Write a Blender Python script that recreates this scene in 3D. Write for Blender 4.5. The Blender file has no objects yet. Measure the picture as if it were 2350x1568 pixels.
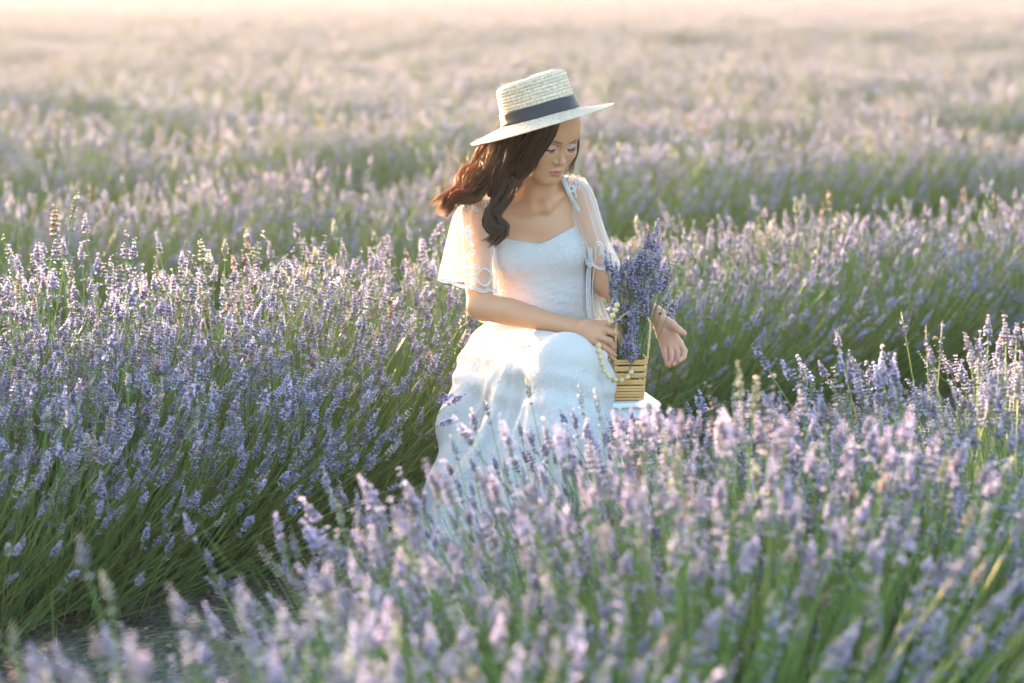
BODY_H = 0.0017
DRESS_H = 0.0042
import bpy, math, random
import numpy as np
from mathutils import Vector, Matrix

# ---------------------------------------------------------------- camera, light, exposure
sc = bpy.context.scene
COL = sc.collection
R = math.radians
CAM_Z = 1.55
PITCH = R(8.53)
FPX = 5528.0                      # focal length measured in pixels of a 2350 pixel wide view
cam_data = bpy.data.cameras.new('camera')
cam_data.lens = 36.0 * FPX / 2350.0
cam_data.sensor_width = 36.0
cam_data.clip_start = 0.05
cam_data.clip_end = 2000.0
cam_data.dof.use_dof = True
cam_data.dof.focus_distance = 6.12
cam_data.dof.aperture_fstop = 2.7
cam = bpy.data.objects.new('camera', cam_data)
COL.objects.link(cam)
cam.location = (0, 0, CAM_Z)
cam.rotation_euler = (math.pi / 2 - PITCH, 0, 0)
sc.camera = cam

SUN_EL, SUN_AZ = R(3.0), R(-29.0)     # azimuth from +Y, negative to the left
world = bpy.data.worlds.new('World')
sc.world = world
world.use_nodes = True
wn, wl = world.node_tree.nodes, world.node_tree.links
sky = wn.new('ShaderNodeTexSky')
sky.sky_type = 'NISHITA'
sky.sun_disc = False
sky.sun_elevation = SUN_EL
sky.sun_rotation = SUN_AZ
sky.air_density = 0.65
sky.dust_density = 3.4
sky.ozone_density = 1.0
wl.new(sky.outputs[0], wn['Background'].inputs[0])
wn['Background'].inputs[1].default_value = 0.15

sun_data = bpy.data.lights.new('sun', 'SUN')
sun_data.energy = 2.5
sun_data.angle = R(0.6)
sun_data.color = (1.0, 0.66, 0.36)
sun = bpy.data.objects.new('sun', sun_data)
COL.objects.link(sun)
SUN_DIR = Vector((math.sin(SUN_AZ) * math.cos(SUN_EL), math.cos(SUN_AZ) * math.cos(SUN_EL), math.sin(SUN_EL)))
sun.rotation_euler = SUN_DIR.to_track_quat('Z', 'Y').to_euler()
sun.location = (-20, 15, 12)

sc.view_settings.view_transform = 'Standard'
sc.view_settings.look = 'None'
sc.view_settings.gamma = 1.0
sc.view_settings.exposure = 4.05
sc.cycles.use_denoising = True
sc.cycles.max_bounces = 8
sc.cycles.diffuse_bounces = 3
sc.cycles.glossy_bounces = 2
sc.cycles.transmission_bounces = 5
sc.cycles.transparent_max_bounces = 10
sc.cycles.volume_bounces = 0
sc.cycles.sample_clamp_indirect = 6.0

SINP, COSP = math.sin(PITCH), math.cos(PITCH)


def at(px, py, Y):
    """World point at distance Y straight ahead that a 2350 px wide view shows at px, py."""
    x = (px - 1175.0) / FPX
    yu = (783.7 - py) / FPX
    t = Y / (COSP + yu * SINP)
    return np.array([x * t, Y, CAM_Z + t * (-SINP + yu * COSP)])


# ---------------------------------------------------------------- helpers
def tag(o, label=None, cat=None, group=None, kind=None):
    if label: o['label'] = label
    if cat: o['category'] = cat
    if group: o['group'] = group
    if kind: o['kind'] = kind
    return o


def empty(name, loc=(0, 0, 0), parent=None):
    o = bpy.data.objects.new(name, None)
    o.empty_display_size = 0.1
    o.location = loc
    COL.objects.link(o)
    if parent: o.parent = parent
    return o


def np_mesh(name, V, Fs, col=None, smooth=False, mats=None, midx=None):
    """Mesh from arrays: V (n,3), Fs one array or a list of arrays (m,3) or (m,4), col (n,3) or (n,4) point colours."""
    if not isinstance(Fs, (list, tuple)): Fs = [Fs]
    Fs = [np.asarray(f, dtype=np.int32) for f in Fs if len(f)]
    me = bpy.data.meshes.new(name)
    V = np.asarray(V, dtype=np.float32)
    me.vertices.add(len(V))
    me.vertices.foreach_set('co', V.ravel())
    tot = np.concatenate([np.full(len(f), f.shape[1], np.int32) for f in Fs])
    loops = np.concatenate([f.ravel() for f in Fs])
    me.loops.add(len(loops))
    me.loops.foreach_set('vertex_index', loops)
    me.polygons.add(len(tot))
    start = np.concatenate([[0], np.cumsum(tot)[:-1]]).astype(np.int32)
    me.polygons.foreach_set('loop_start', start)
    me.polygons.foreach_set('loop_total', tot)
    if midx is not None: me.polygons.foreach_set('material_index', np.asarray(midx, np.int32))
    me.polygons.foreach_set('use_smooth', np.full(len(tot), bool(smooth)))
    if col is not None:
        col = np.asarray(col, np.float32)
        if col.shape[1] == 3: col = np.concatenate([col, np.ones((len(col), 1), np.float32)], 1)
        a = me.color_attributes.new('tint', 'FLOAT_COLOR', 'POINT')
        a.data.foreach_set('color', col.ravel())
    me.update(calc_edges=True)
    if mats:
        for m in mats: me.materials.append(m)
    return me


def obj(name, me, parent=None, loc=None):
    o = bpy.data.objects.new(name, me)
    COL.objects.link(o)
    if parent: o.parent = parent
    if loc is not None: o.location = loc
    return o


class Geo:
    """Collects arrays of geometry that become one mesh."""
    def __init__(self):
        self.V, self.C, self.T, self.Q, self.n = [], [], [], [], 0

    def add(self, V, T=None, Q=None, col=(1, 1, 1)):
        V = np.asarray(V, float).reshape(-1, 3)
        if T is not None and len(T): self.T.append(np.asarray(T, int).reshape(-1, 3) + self.n)
        if Q is not None and len(Q): self.Q.append(np.asarray(Q, int).reshape(-1, 4) + self.n)
        c = np.asarray(col, float)
        self.C.append(np.tile(c, (len(V), 1)) if c.ndim == 1 else c)
        self.V.append(V)
        self.n += len(V)
        return self

    def tube(self, pts, r, sides=6, col=(1, 1, 1), cap=True, flat=None):
        pts = np.asarray(pts, float)
        m = len(pts)
        r = np.full(m, r, float) if np.isscalar(r) else np.asarray(r, float)
        t = np.gradient(pts, axis=0)
        t /= np.linalg.norm(t, axis=1, keepdims=True) + 1e-12
        up = np.array([0, 0, 1.0]) if abs(t[0][2]) < 0.9 else np.array([1.0, 0, 0])
        n = np.cross(t[0], up); n /= np.linalg.norm(n)
        N = []
        for i in range(m):
            n = n - t[i] * np.dot(n, t[i]); n /= np.linalg.norm(n) + 1e-12
            N.append(n)
        N = np.array(N); B = np.cross(t, N)
        a = np.linspace(0, 2 * np.pi, sides, endpoint=False)
        fl = 1.0 if flat is None else flat
        V = pts[:, None] + r[:, None, None] * (np.cos(a)[None, :, None] * N[:, None] + fl * np.sin(a)[None, :, None] * B[:, None])
        V = V.reshape(-1, 3)
        i = np.arange(m - 1)[:, None] * sides
        j = np.arange(sides)[None]
        k = (j + 1) % sides
        Q = np.stack([i + j, i + k, i + sides + k, i + sides + j], -1).reshape(-1, 4)
        T = None
        if cap:
            V = np.vstack([V, pts[0], pts[-1]])
            e = m * sides
            j = np.arange(sides); k = (j + 1) % sides
            T = np.vstack([np.stack([k, j, np.full(sides, e)], 1), np.stack([j + (m - 1) * sides, k + (m - 1) * sides, np.full(sides, e + 1)], 1)])
        return self.add(V, T, Q, col)

    def ball(self, c, r, seg=10, rings=7, col=(1, 1, 1), M=None):
        th = np.linspace(0, np.pi, rings)[1:-1]
        ph = np.linspace(0, 2 * np.pi, seg, endpoint=False)
        V = np.stack([np.sin(th)[:, None] * np.cos(ph), np.sin(th)[:, None] * np.sin(ph), np.cos(th)[:, None] * np.ones(seg)], -1).reshape(-1, 3)
        V = np.vstack([V, [0, 0, 1], [0, 0, -1]])
        V = V * np.asarray(r, float)
        if M is not None: V = V @ np.asarray(M).T
        V = V + np.asarray(c)
        m = len(th)
        i = np.arange(m - 1)[:, None] * seg; j = np.arange(seg)[None]; k = (j + 1) % seg
        Q = np.stack([i + j, i + seg + j, i + seg + k, i + k], -1).reshape(-1, 4)
        j = np.arange(seg); k = (j + 1) % seg; e = m * seg
        T = np.vstack([np.stack([np.full(seg, e), j, k], 1), np.stack([np.full(seg, e + 1), k + (m - 1) * seg, j + (m - 1) * seg], 1)])
        return self.add(V, T, Q, col)

    def box(self, c, size, M=None, bev=0.0, col=(1, 1, 1)):
        s = np.asarray(size, float) / 2
        b = min(bev, min(s) * 0.45)
        sg = np.array([[x, y, z] for x in (-1, 1) for y in (-1, 1) for z in (-1, 1)], float)
        if b <= 0:
            V = sg * s
            Q = [[0, 1, 3, 2], [4, 6, 7, 5], [0, 4, 5, 1], [2, 3, 7, 6], [0, 2, 6, 4], [1, 5, 7, 3]]
            T = None
        else:
            V = np.vstack([sg * (s - np.array([0, b, b])), sg * (s - np.array([b, 0, b])), sg * (s - np.array([b, b, 0]))])
            f = {0: [[0, 1, 3, 2], [4, 6, 7, 5]], 8: [[0, 4, 5, 1], [2, 3, 7, 6]], 16: [[0, 2, 6, 4], [1, 5, 7, 3]]}
            Q = [[a + o for a in q] for o, qs in f.items() for q in qs]
            ed = [(0, 1, 0, 8), (2, 3, 0, 8), (4, 5, 0, 8), (6, 7, 0, 8), (0, 2, 0, 16), (1, 3, 0, 16), (4, 6, 0, 16), (5, 7, 0, 16), (0, 4, 8, 16), (1, 5, 8, 16), (2, 6, 8, 16), (3, 7, 8, 16)]
            for p, q, o1, o2 in ed: Q.append([p + o1, q + o1, q + o2, p + o2])
            T = [[i, i + 8, i + 16] for i in range(8)]
        if M is not None: V = V @ np.asarray(M, float).T
        return self.add(V + np.asarray(c, float), T, Q, col)

    def mesh(self, name, mat=None, smooth=False):
        Fs = []
        if self.T: Fs.append(np.vstack(self.T))
        if self.Q: Fs.append(np.vstack(self.Q))
        return np_mesh(name, np.vstack(self.V), Fs, np.vstack(self.C), smooth, [mat] if mat else None)

    def build(self, name, mat, parent=None, smooth=False, loc=None):
        return obj(name, self.mesh(name, mat, smooth), parent, loc)


def spline(P, n):
    """Catmull-Rom through the points P, n samples."""
    P = np.asarray(P, float)
    P = np.vstack([2 * P[0] - P[1], P, 2 * P[-1] - P[-2]])
    m = len(P) - 3
    t = np.linspace(0, m - 1e-9, n)
    i = t.astype(int); f = (t - i)[:, None]
    a, b, c, d = P[i], P[i + 1], P[i + 2], P[i + 3]
    return 0.5 * (2 * b + (c - a) * f + (2 * a - 5 * b + 4 * c - d) * f * f + (3 * b - a - 3 * c + d) * f ** 3)


def vnoise(P, scale=1.0, seed=0, octaves=1):
    """Cheap smooth 3D value noise in -1..1 for arrays of points."""
    P = np.asarray(P, float)
    out = np.zeros(P.shape[:-1]); amp = 1.0; tot = 0
    for o in range(octaves):
        q = P * scale * 2 ** o + 31.7 * (seed + 1) + 1000
        i = np.floor(q).astype(np.int64); f = q - i; f = f * f * (3 - 2 * f)
        acc = 0
        for dx in (0, 1):
            for dy in (0, 1):
                for dz in (0, 1):
                    h = ((i[..., 0] + dx) * 73856093) ^ ((i[..., 1] + dy) * 19349663) ^ ((i[..., 2] + dz) * 83492791)
                    h = (h ^ (h >> 13)) * 1274126177 & 0xffffffff
                    h = (h ^ (h >> 16)) & 0xffff
                    wx = f[..., 0] if dx else 1 - f[..., 0]
                    wy = f[..., 1] if dy else 1 - f[..., 1]
                    wz = f[..., 2] if dz else 1 - f[..., 2]
                    acc = acc + (h / 32767.5 - 1) * wx * wy * wz
        out += acc * amp; tot += amp; amp *= 0.5
    return out / tot


# ---------------------------------------------------------------- materials
def mat_new(name):
    m = bpy.data.materials.new(name)
    m.use_nodes = True
    nt = m.node_tree
    nt.nodes.clear()
    out = nt.nodes.new('ShaderNodeOutputMaterial')
    return m, nt.nodes, nt.links, out


def mix_color(n, l, a, b, fac, mode='MIX'):
    x = n.new('ShaderNodeMix'); x.data_type = 'RGBA'; x.blend_type = mode
    for i, v in ((6, a), (7, b)):
        if hasattr(v, 'is_output'): l.new(v, x.inputs[i])
        else: x.inputs[i].default_value = (*v, 1)
    if hasattr(fac, 'is_output'): l.new(fac, x.inputs[0])
    else: x.inputs[0].default_value = fac
    return x.outputs[2]


def leafy(name, base=(1, 1, 1), translucency=0.4, rough=0.6, noise=0.25, nscale=60.0, random_tint=0.15, use_tint=True):
    """Thin plant tissue: reflects and lets light through; colour from the tint attribute times base."""
    m, n, l, out = mat_new(name)
    if use_tint:
        at_ = n.new('ShaderNodeAttribute'); at_.attribute_name = 'tint'
        c = mix_color(n, l, at_.outputs['Color'], base, 1.0, 'MULTIPLY')
    else:
        rgb = n.new('ShaderNodeRGB'); rgb.outputs[0].default_value = (*base, 1); c = rgb.outputs[0]
    geo = n.new('ShaderNodeNewGeometry')
    nz = n.new('ShaderNodeTexNoise'); nz.inputs['Scale'].default_value = nscale
    l.new(geo.outputs['Position'], nz.inputs['Vector'])
    hsv = n.new('ShaderNodeHueSaturation')
    mr = n.new('ShaderNodeMapRange'); mr.inputs[1].default_value = 0.25; mr.inputs[2].default_value = 0.75
    mr.inputs[3].default_value = 1 - noise; mr.inputs[4].default_value = 1 + noise
    l.new(nz.outputs[0], mr.inputs[0]); l.new(mr.outputs[0], hsv.inputs['Value'])
    oi = n.new('ShaderNodeObjectInfo')
    mr2 = n.new('ShaderNodeMapRange'); mr2.inputs[3].default_value = 0.5 - random_tint * 0.12; mr2.inputs[4].default_value = 0.5 + random_tint * 0.12
    l.new(oi.outputs['Random'], mr2.inputs[0]); l.new(mr2.outputs[0], hsv.inputs['Hue'])
    l.new(c, hsv.inputs['Color'])
    d = n.new('ShaderNodeBsdfPrincipled'); d.inputs['Roughness'].default_value = rough
    d.inputs['Specular IOR Level'].default_value = 0.25
    t = n.new('ShaderNodeBsdfTranslucent')
    l.new(hsv.outputs[0], d.inputs['Base Color']); l.new(hsv.outputs[0], t.inputs['Color'])
    mx = n.new('ShaderNodeMixShader'); mx.inputs[0].default_value = translucency
    l.new(d.outputs[0], mx.inputs[1]); l.new(t.outputs[0], mx.inputs[2]); l.new(mx.outputs[0], out.inputs[0])
    return m


def principled(name, color, rough=0.5, spec=0.5, noise=None, bump=None, tint=False, sss=None, metallic=0.0):
    m, n, l, out = mat_new(name)
    d = n.new('ShaderNodeBsdfPrincipled')
    d.inputs['Roughness'].default_value = rough
    d.inputs['Specular IOR Level'].default_value = spec
    d.inputs['Metallic'].default_value = metallic
    tc = n.new('ShaderNodeTexCoord')
    if tint:
        a = n.new('ShaderNodeAttribute'); a.attribute_name = 'tint'
        c = mix_color(n, l, a.outputs['Color'], color, 1.0, 'MULTIPLY')
    else:
        rgb = n.new('ShaderNodeRGB'); rgb.outputs[0].default_value = (*color, 1); c = rgb.outputs[0]
    if noise:
        sc_, amt, col2 = noise
        nz = n.new('ShaderNodeTexNoise'); nz.inputs['Scale'].default_value = sc_; nz.inputs['Detail'].default_value = 5
        l.new(tc.outputs['Object'], nz.inputs['Vector'])
        mr = n.new('ShaderNodeMapRange'); mr.inputs[1].default_value = 0.35; mr.inputs[2].default_value = 0.7
        mr.inputs[3].default_value = 0; mr.inputs[4].default_value = amt
        l.new(nz.outputs[0], mr.inputs[0])
        c = mix_color(n, l, c, col2, mr.outputs[0])
    l.new(c, d.inputs['Base Color'])
    if bump:
        sc_, dist = bump
        nz = n.new('ShaderNodeTexNoise'); nz.inputs['Scale'].default_value = sc_; nz.inputs['Detail'].default_value = 4
        l.new(tc.outputs['Object'], nz.inputs['Vector'])
        b = n.new('ShaderNodeBump'); b.inputs['Distance'].default_value = dist; b.inputs['Strength'].default_value = 0.7
        l.new(nz.outputs[0], b.inputs['Height']); l.new(b.outputs[0], d.inputs['Normal'])
    if sss:
        d.inputs['Subsurface Weight'].default_value = sss[0]
        d.inputs['Subsurface Radius'].default_value = sss[1]
        d.inputs['Subsurface Scale'].default_value = sss[2]
    l.new(d.outputs[0], out.inputs[0])
    return m


M_FLOWER = leafy('lavender_flower', (1, 1, 1), 0.38, 0.7, 0.2, 45, 0.25)
M_STEM = leafy('lavender_stem', (1, 1, 1), 0.3, 0.5, 0.25, 12, 0.1)
# ---------------------------------------------------------------- evening haze
def make_haze():
    m, n, l, out = mat_new('haze')
    v = n.new('ShaderNodeVolumePrincipled')
    v.inputs['Color'].default_value = (0.95, 0.94, 1.0, 1)
    v.inputs['Density'].default_value = HAZE_DENSITY
    v.inputs['Anisotropy'].default_value = 0.5
    l.new(v.outputs[0], out.inputs['Volume'])
    g = Geo(); g.box((0, 190, 0.45), (780, 430, 2.9))
    o = g.build('haze', m)
    tag(o, 'thin warm evening haze over the whole field', kind='stuff')


HAZE_DENSITY = 0.00038
make_haze()
# ---------------------------------------------------------------- ground
def make_ground():
    m, n, l, out = mat_new('soil')
    d = n.new('ShaderNodeBsdfPrincipled'); d.inputs['Roughness'].default_value = 0.95; d.inputs['Specular IOR Level'].default_value = 0.1
    geo = n.new('ShaderNodeNewGeometry')
    a = n.new('ShaderNodeTexNoise'); a.inputs['Scale'].default_value = 3.0; a.inputs['Detail'].default_value = 8
    b = n.new('ShaderNodeTexVoronoi'); b.inputs['Scale'].default_value = 55.0
    for x in (a, b): l.new(geo.outputs['Position'], x.inputs['Vector'])
    ra = n.new('ShaderNodeValToRGB')
    ra.color_ramp.elements[0].position = 0.35; ra.color_ramp.elements[0].color = (0.13, 0.115, 0.075, 1)
    ra.color_ramp.elements[1].position = 0.68; ra.color_ramp.elements[1].color = (0.26, 0.25, 0.17, 1)
    l.new(a.outputs[0], ra.inputs[0])
    c = mix_color(n, l, ra.outputs[0], b.outputs['Color'], 0.06)
    l.new(c, d.inputs['Base Color'])
    bp = n.new('ShaderNodeBump'); bp.inputs['Distance'].default_value = 0.02; l.new(b.outputs['Distance'], bp.inputs['Height']); l.new(bp.outputs[0], d.inputs['Normal'])
    l.new(d.outputs[0], out.inputs[0])
    # graded sheet: fine near the camera, coarse to the horizon, rising very gently far away
    ys = np.concatenate([np.linspace(-8, 14, 150), np.geomspace(14.3, 385, 60)])
    xs = np.concatenate([-np.geomspace(380, 6.2, 40), np.linspace(-6, 6, 90), np.geomspace(6.2, 380, 40)])
    X, Y = np.meshgrid(xs, ys)
    P = np.stack([X, Y, np.zeros_like(X)], -1)
    Z = 0.02 * vnoise(P, 2.5, 3, 3)
    P[..., 2] = np.where((np.abs(X) < 6) & (Y < 14), Z, Z * 0.5) - 0.0
    nx, ny = len(xs), len(ys)
    i = np.arange(ny - 1)[:, None] * nx; j = np.arange(nx - 1)[None]
    Q = np.stack([i + j, i + j + 1, i + nx + j + 1, i + nx + j], -1).reshape(-1, 4)
    o = obj('ground', np_mesh('ground', P.reshape(-1, 3), Q, None, True, [m]))
    tag(o, kind='structure', label='dry pale brown soil between and under the lavender rows')
    # the mown straw coloured field that begins where the lavender ends
    m2, n, l, out = mat_new('straw_field')
    d = n.new('ShaderNodeBsdfPrincipled'); d.inputs['Roughness'].default_value = 0.9
    geo = n.new('ShaderNodeNewGeometry')
    a = n.new('ShaderNodeTexNoise'); a.inputs['Scale'].default_value = 0.12; a.inputs['Detail'].default_value = 5
    l.new(geo.outputs['Position'], a.inputs['Vector'])
    ra = n.new('ShaderNodeValToRGB')
    ra.color_ramp.elements[0].position = 0.35; ra.color_ramp.elements[0].color = (0.20, 0.25, 0.09, 1)
    ra.color_ramp.elements[1].position = 0.65; ra.color_ramp.elements[1].color = (0.32, 0.33, 0.17, 1)
    l.new(a.outputs[0], ra.inputs[0]); l.new(ra.outputs[0], d.inputs['Base Color']); l.new(d.outputs[0], out.inputs[0])
    Yf = FIELD_END + 1.0
    V = []; 
    ys = np.geomspace(Yf, 384, 40); xs = np.linspace(-1, 1, 40)
    for y in ys:
        for x in xs:
            V.append([x * min(378, 60 + y * 0.95), y, 0.06 + 0.012 * max(0, y - Yf) ** 0.5])
    i = np.arange(39)[:, None] * 40; j = np.arange(39)[None]
    Q = np.stack([i + j, i + j + 1, i + 41 + j, i + 40 + j], -1).reshape(-1, 4)
    o = obj('field', np_mesh('field', V, Q, None, True, [m2]))
    tag(o, kind='structure', label='pale yellow green field beyond the far end of the lavender')


FIELD_END = 135.0
make_ground()

# ---------------------------------------------------------------- lavender
C_CALYX = np.array([0.190, 0.180, 0.260])
C_CALYX2 = np.array([0.320, 0.325, 0.375])
C_PETAL = np.array([0.570, 0.530, 0.780])
C_BRACT = np.array([0.230, 0.240, 0.180])
C_STEM = np.array([0.195, 0.300, 0.080])
C_STEM2 = np.array([0.330, 0.410, 0.135])


def make_spike(rng, L=0.07, rad=0.0105, whorls=8, florets=8, petals=0.5, hi=False, sparse=False):
    """One flower head, base at the origin, pointing along +z."""
    V, T, C = [], [], []
    n = 0
    zs = []
    z = 0.0
    if rng.random() < 0.55 or sparse:
        zs.append((0.0, 0.85)); z = L * rng.uniform(0.22, 0.34)
    rest = np.linspace(z, L, whorls)
    for k, zz in enumerate(rest):
        f = (zz - z) / max(L - z, 1e-6)
        zs.append((zz, 0.62 + 0.5 * math.sin(math.pi * min(1, f * 1.1 + 0.22)) - 0.38 * f))
    for k, (zz, s) in enumerate(zs):
        nf = max(4, int(round(florets * (0.75 + 0.35 * s))))
        ph0 = rng.uniform(0, 6.28)
        for q in range(nf):
            ph = ph0 + 6.283 * q / nf + rng.uniform(-0.25, 0.25)
            el = rng.uniform(0.35, 1.05)
            ln = rad * s * rng.uniform(0.85, 1.15)
            d = np.array([math.cos(ph) * math.cos(el), math.sin(ph) * math.cos(el), math.sin(el)])
            p0 = np.array([0, 0, zz + rng.uniform(-0.2, 0.2) * L / whorls])
            w = ln * (0.20 if hi else 0.26)
            side = np.array([-math.sin(ph), math.cos(ph), 0.0]); up = np.cross(d, side)
            a = p0 + d * ln * 0.12; mid = p0 + d * ln * 0.6; tip = p0 + d * ln
            ns = 4 if hi else 3
            ring = [mid + w * (math.cos(6.283 * j / ns) * side + math.sin(6.283 * j / ns) * up) for j in range(ns)]
            vs = [a] + ring + [tip]
            cc = C_CALYX + (C_CALYX2 - C_CALYX) * rng.random()
            cs = [C_BRACT * 0.8 + cc * 0.2] + [cc] * ns + [cc * 1.15]
            for j in range(ns):
                k2 = (j + 1) % ns
                T.append([n, n + 1 + k2, n + 1 + j]); T.append([n + ns + 1, n + 1 + j, n + 1 + k2])
            V += vs; C += cs; n += len(vs)
            if rng.random() < petals * (1.15 - 0.5 * zz / L):
                pc = C_PETAL * rng.uniform(0.75, 1.15)
                pl = rad * rng.uniform(0.32, 0.5)
                npet = 4 if hi else 2
                for j in range(npet):
                    b = 6.283 * j / npet + rng.uniform(-0.4, 0.4)
                    dirp = d * 0.45 + side * math.cos(b) + up * math.sin(b)
                    dirp /= np.linalg.norm(dirp)
                    crs = np.cross(dirp, d); crs /= np.linalg.norm(crs) + 1e-9
                    wv = pl * 0.42
                    vs = [tip - d * ln * 0.08, tip + dirp * pl * 0.6 + crs * wv, tip + dirp * pl, tip + dirp * pl * 0.6 - crs * wv]
                    T += [[n, n + 1, n + 2], [n, n + 2, n + 3]]
                    V += vs; C += [pc * 0.8, pc, pc * 1.05, pc]; n += 4
    # the green axis inside the head
    return np.array(V), np.array(T), np.clip(np.array(C), 0, 1)


rng0 = random.Random(7)
SPIKES_MID = [make_spike(rng0, rng0.uniform(0.052, 0.085), rng0.uniform(0.0086, 0.0106), rng0.randint(8, 10), 7, 0.5) for _ in range(10)]
SPIKES_HI = [make_spike(rng0, rng0.uniform(0.055, 0.085), rng0.uniform(0.0092, 0.0110), rng0.randint(8, 10), 8, 0.5, True) for _ in range(10)]
SPIKES_SPARSE = [make_spike(rng0, rng0.uniform(0.075, 0.10), 0.0088, rng0.randint(6, 8), 6, 0.12, True, True) for _ in range(4)]
SPIKES_LOW = [make_spike(rng0, rng0.uniform(0.060, 0.092), 0.0140, 5, 4, 0.6) for _ in range(6)]


def frame_from(d):
    d = d / np.linalg.norm(d)
    u = np.array([0, 0, 1.0]) if abs(d[2]) < 0.95 else np.array([1.0, 0, 0])
    a = np.cross(u, d); a /= np.linalg.norm(a)
    b = np.cross(d, a)
    return np.stack([a, b, d], 1)


def place_spikes(geo, items, templates, rng):
    """items: (tip base point, direction, scale)."""
    for p, d, s in items:
        V, T, C = templates[rng.randrange(len(templates))]
        a = rng.uniform(0, 6.28)
        ca, sa = math.cos(a), math.sin(a)
        Rz = np.array([[ca, -sa, 0], [sa, ca, 0], [0, 0, 1]])
        bend = rng.uniform(-2.5, 2.5)
        W = V.copy(); W[:, 0] += bend * W[:, 2] ** 2
        W = (W * s) @ (frame_from(d) @ Rz).T + p
        u = rng.random()
        c = C * rng.uniform(0.82, 1.15) * (np.array([1.05, 1.15, .72]) if u < .12 else np.array([1.15, .95, .66]) if u < .18 else np.ones(3))
        geo.add(W, T, None, np.clip(c, 0, 1))


def bez(p0, p1, p2, n):
    t = np.linspace(0, 1, n)[:, None]
    return (1 - t) ** 2 * p0 + 2 * t * (1 - t) * p1 + t * t * p2


def stem_curve(rng, perp, along, length, zb=0.10, droop=0.0, spread=0.25):
    """perp, along: lean angles in radians; x is across the row, y along it."""
    x0 = math.sin(perp) * spread
    perp = perp * (1.0 - 1.1 * spread)
    p0 = np.array([x0 + rng.gauss(0, 0.05), rng.gauss(0, 0.13), zb + rng.uniform(-0.03, 0.05)])
    d = np.array([math.sin(perp), math.sin(along) * math.cos(perp), math.cos(perp) * math.cos(along)])
    d /= np.linalg.norm(d)
    mid = p0 + d * length * 0.52 + np.array([0, 0, 0.05 * abs(math.sin(perp))])
    d2 = d + np.array([rng.gauss(0, 0.06), rng.gauss(0, 0.06), 0.12 * abs(math.sin(perp)) - droop])
    d2 /= np.linalg.norm(d2)
    p2 = mid + d2 * length * 0.48
    return p0, mid, p2


def make_bush(seed, n_spikes, templates, stem_sides=3, stem_seg=5, leaves=420, stem_r=0.00135, height=1.0):
    rng = random.Random(seed)
    gs, gf, gl = Geo(), Geo(), Geo()
    items = []
    clump = [(rng.gauss(0, 0.35), rng.gauss(0, 0.25)) for _ in range(14)]
    for i in range(n_spikes):
        # denser towards the crest, fewer at the flanks
        c = clump[rng.randrange(14)]
        perp = max(-1.38, min(1.38, rng.gauss(0, 0.66) + c[0] * 0.5))
        along = rng.gauss(0, 0.26) + c[1] * 0.4
        ln = (0.555 + rng.gauss(0, 0.05) - 0.09 * abs(perp) + (0.07 if rng.random() < 0.07 else 0)) * height
        if rng.random() < 0.36: ln *= rng.uniform(0.58, 0.92)
        p0, p1, p2 = stem_curve(rng, perp, along, ln)
        pts = bez(p0, p1, p2, stem_seg)
        cs = C_STEM + (C_STEM2 - C_STEM) * rng.random()
        m = np.linspace(0.75, 1.1, stem_seg)
        d = pts[-1] - pts[-2]; d /= np.linalg.norm(d)
        d = d + np.array([0, 0, 0.25]); d /= np.linalg.norm(d)
        top = pts[-1] + d * 0.05
        allp = np.vstack([pts, top])
        rr = np.concatenate([np.linspace(stem_r * 1.25, stem_r, stem_seg), [stem_r * 0.6]])
        gs.tube(allp, rr, stem_sides, np.clip(cs, 0, 1), cap=False)
        if rng.random() < 0.06: continue
        items.append((pts[-1], d, rng.uniform(0.8, 1.15)))
        if rng.random() < 0.35:      # a lone whorl lower on the stem
            items.append((pts[-1] - d * rng.uniform(0.03, 0.05), d, 0.0))
    main = [it for it in items if it[2] > 0]
    lone = [(p, d, 1.0) for p, d, s in items if s == 0]
    place_spikes(gf, main, templates, rng)
    if lone: place_spikes(gf, lone, LONE, rng)
    # bare green shoots between the flowering stems
    for i in range(int(leaves * 0.22)):
        perp = max(-1.4, min(1.4, rng.gauss(0, 0.75))); al = rng.gauss(0, 0.3)
        p0, p1, p2 = stem_curve(rng, perp, al, rng.uniform(.28, .52))
        gs.tube(bez(p0, p1, p2, 4), np.array([1.2, 1.1, 1.0, .5]) * stem_r, 3, np.clip((C_STEM + (C_STEM2 - C_STEM) * rng.random()) * .95, 0, 1), cap=False)
    # the grey green leaf mound and bare side shoots
    for i in range(leaves):
        perp = max(-1.45, min(1.45, rng.gauss(0, 0.75))); al = rng.gauss(0, 0.55)
        ln = rng.uniform(0.14, 0.40)
        p0, p1, p2 = stem_curve(rng, perp, al, ln, 0.04)
        w = rng.uniform(0.0018, 0.0035)
        pts = bez(p0, p1, p2, 4)
        s = np.cross(pts[-1] - pts[0], np.array([rng.gauss(0, 1), rng.gauss(0, 1), rng.gauss(0, 1)])); s /= np.linalg.norm(s) + 1e-9
        ws = np.array([0.7, 1, 0.9, 0.15]) * w
        V = np.vstack([pts + s * ws[:, None], pts - s * ws[:, None]])
        Q = [[k, k + 1, k + 5, k + 4] for k in range(3)]
        g = rng.random()
        gl.add(V, None, Q, np.clip(np.array([0.13, 0.205, 0.065]) * (0.7 + 0.8 * g), 0, 1))
    return gs, gf, gl


LONE = []
for _k in range(3):
    _r = random.Random(50 + _k)
    _v, _t, _c = make_spike(_r, 0.004, 0.0095, 1, 6, 0.4)
    LONE.append((_v, _t, _c))

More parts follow.
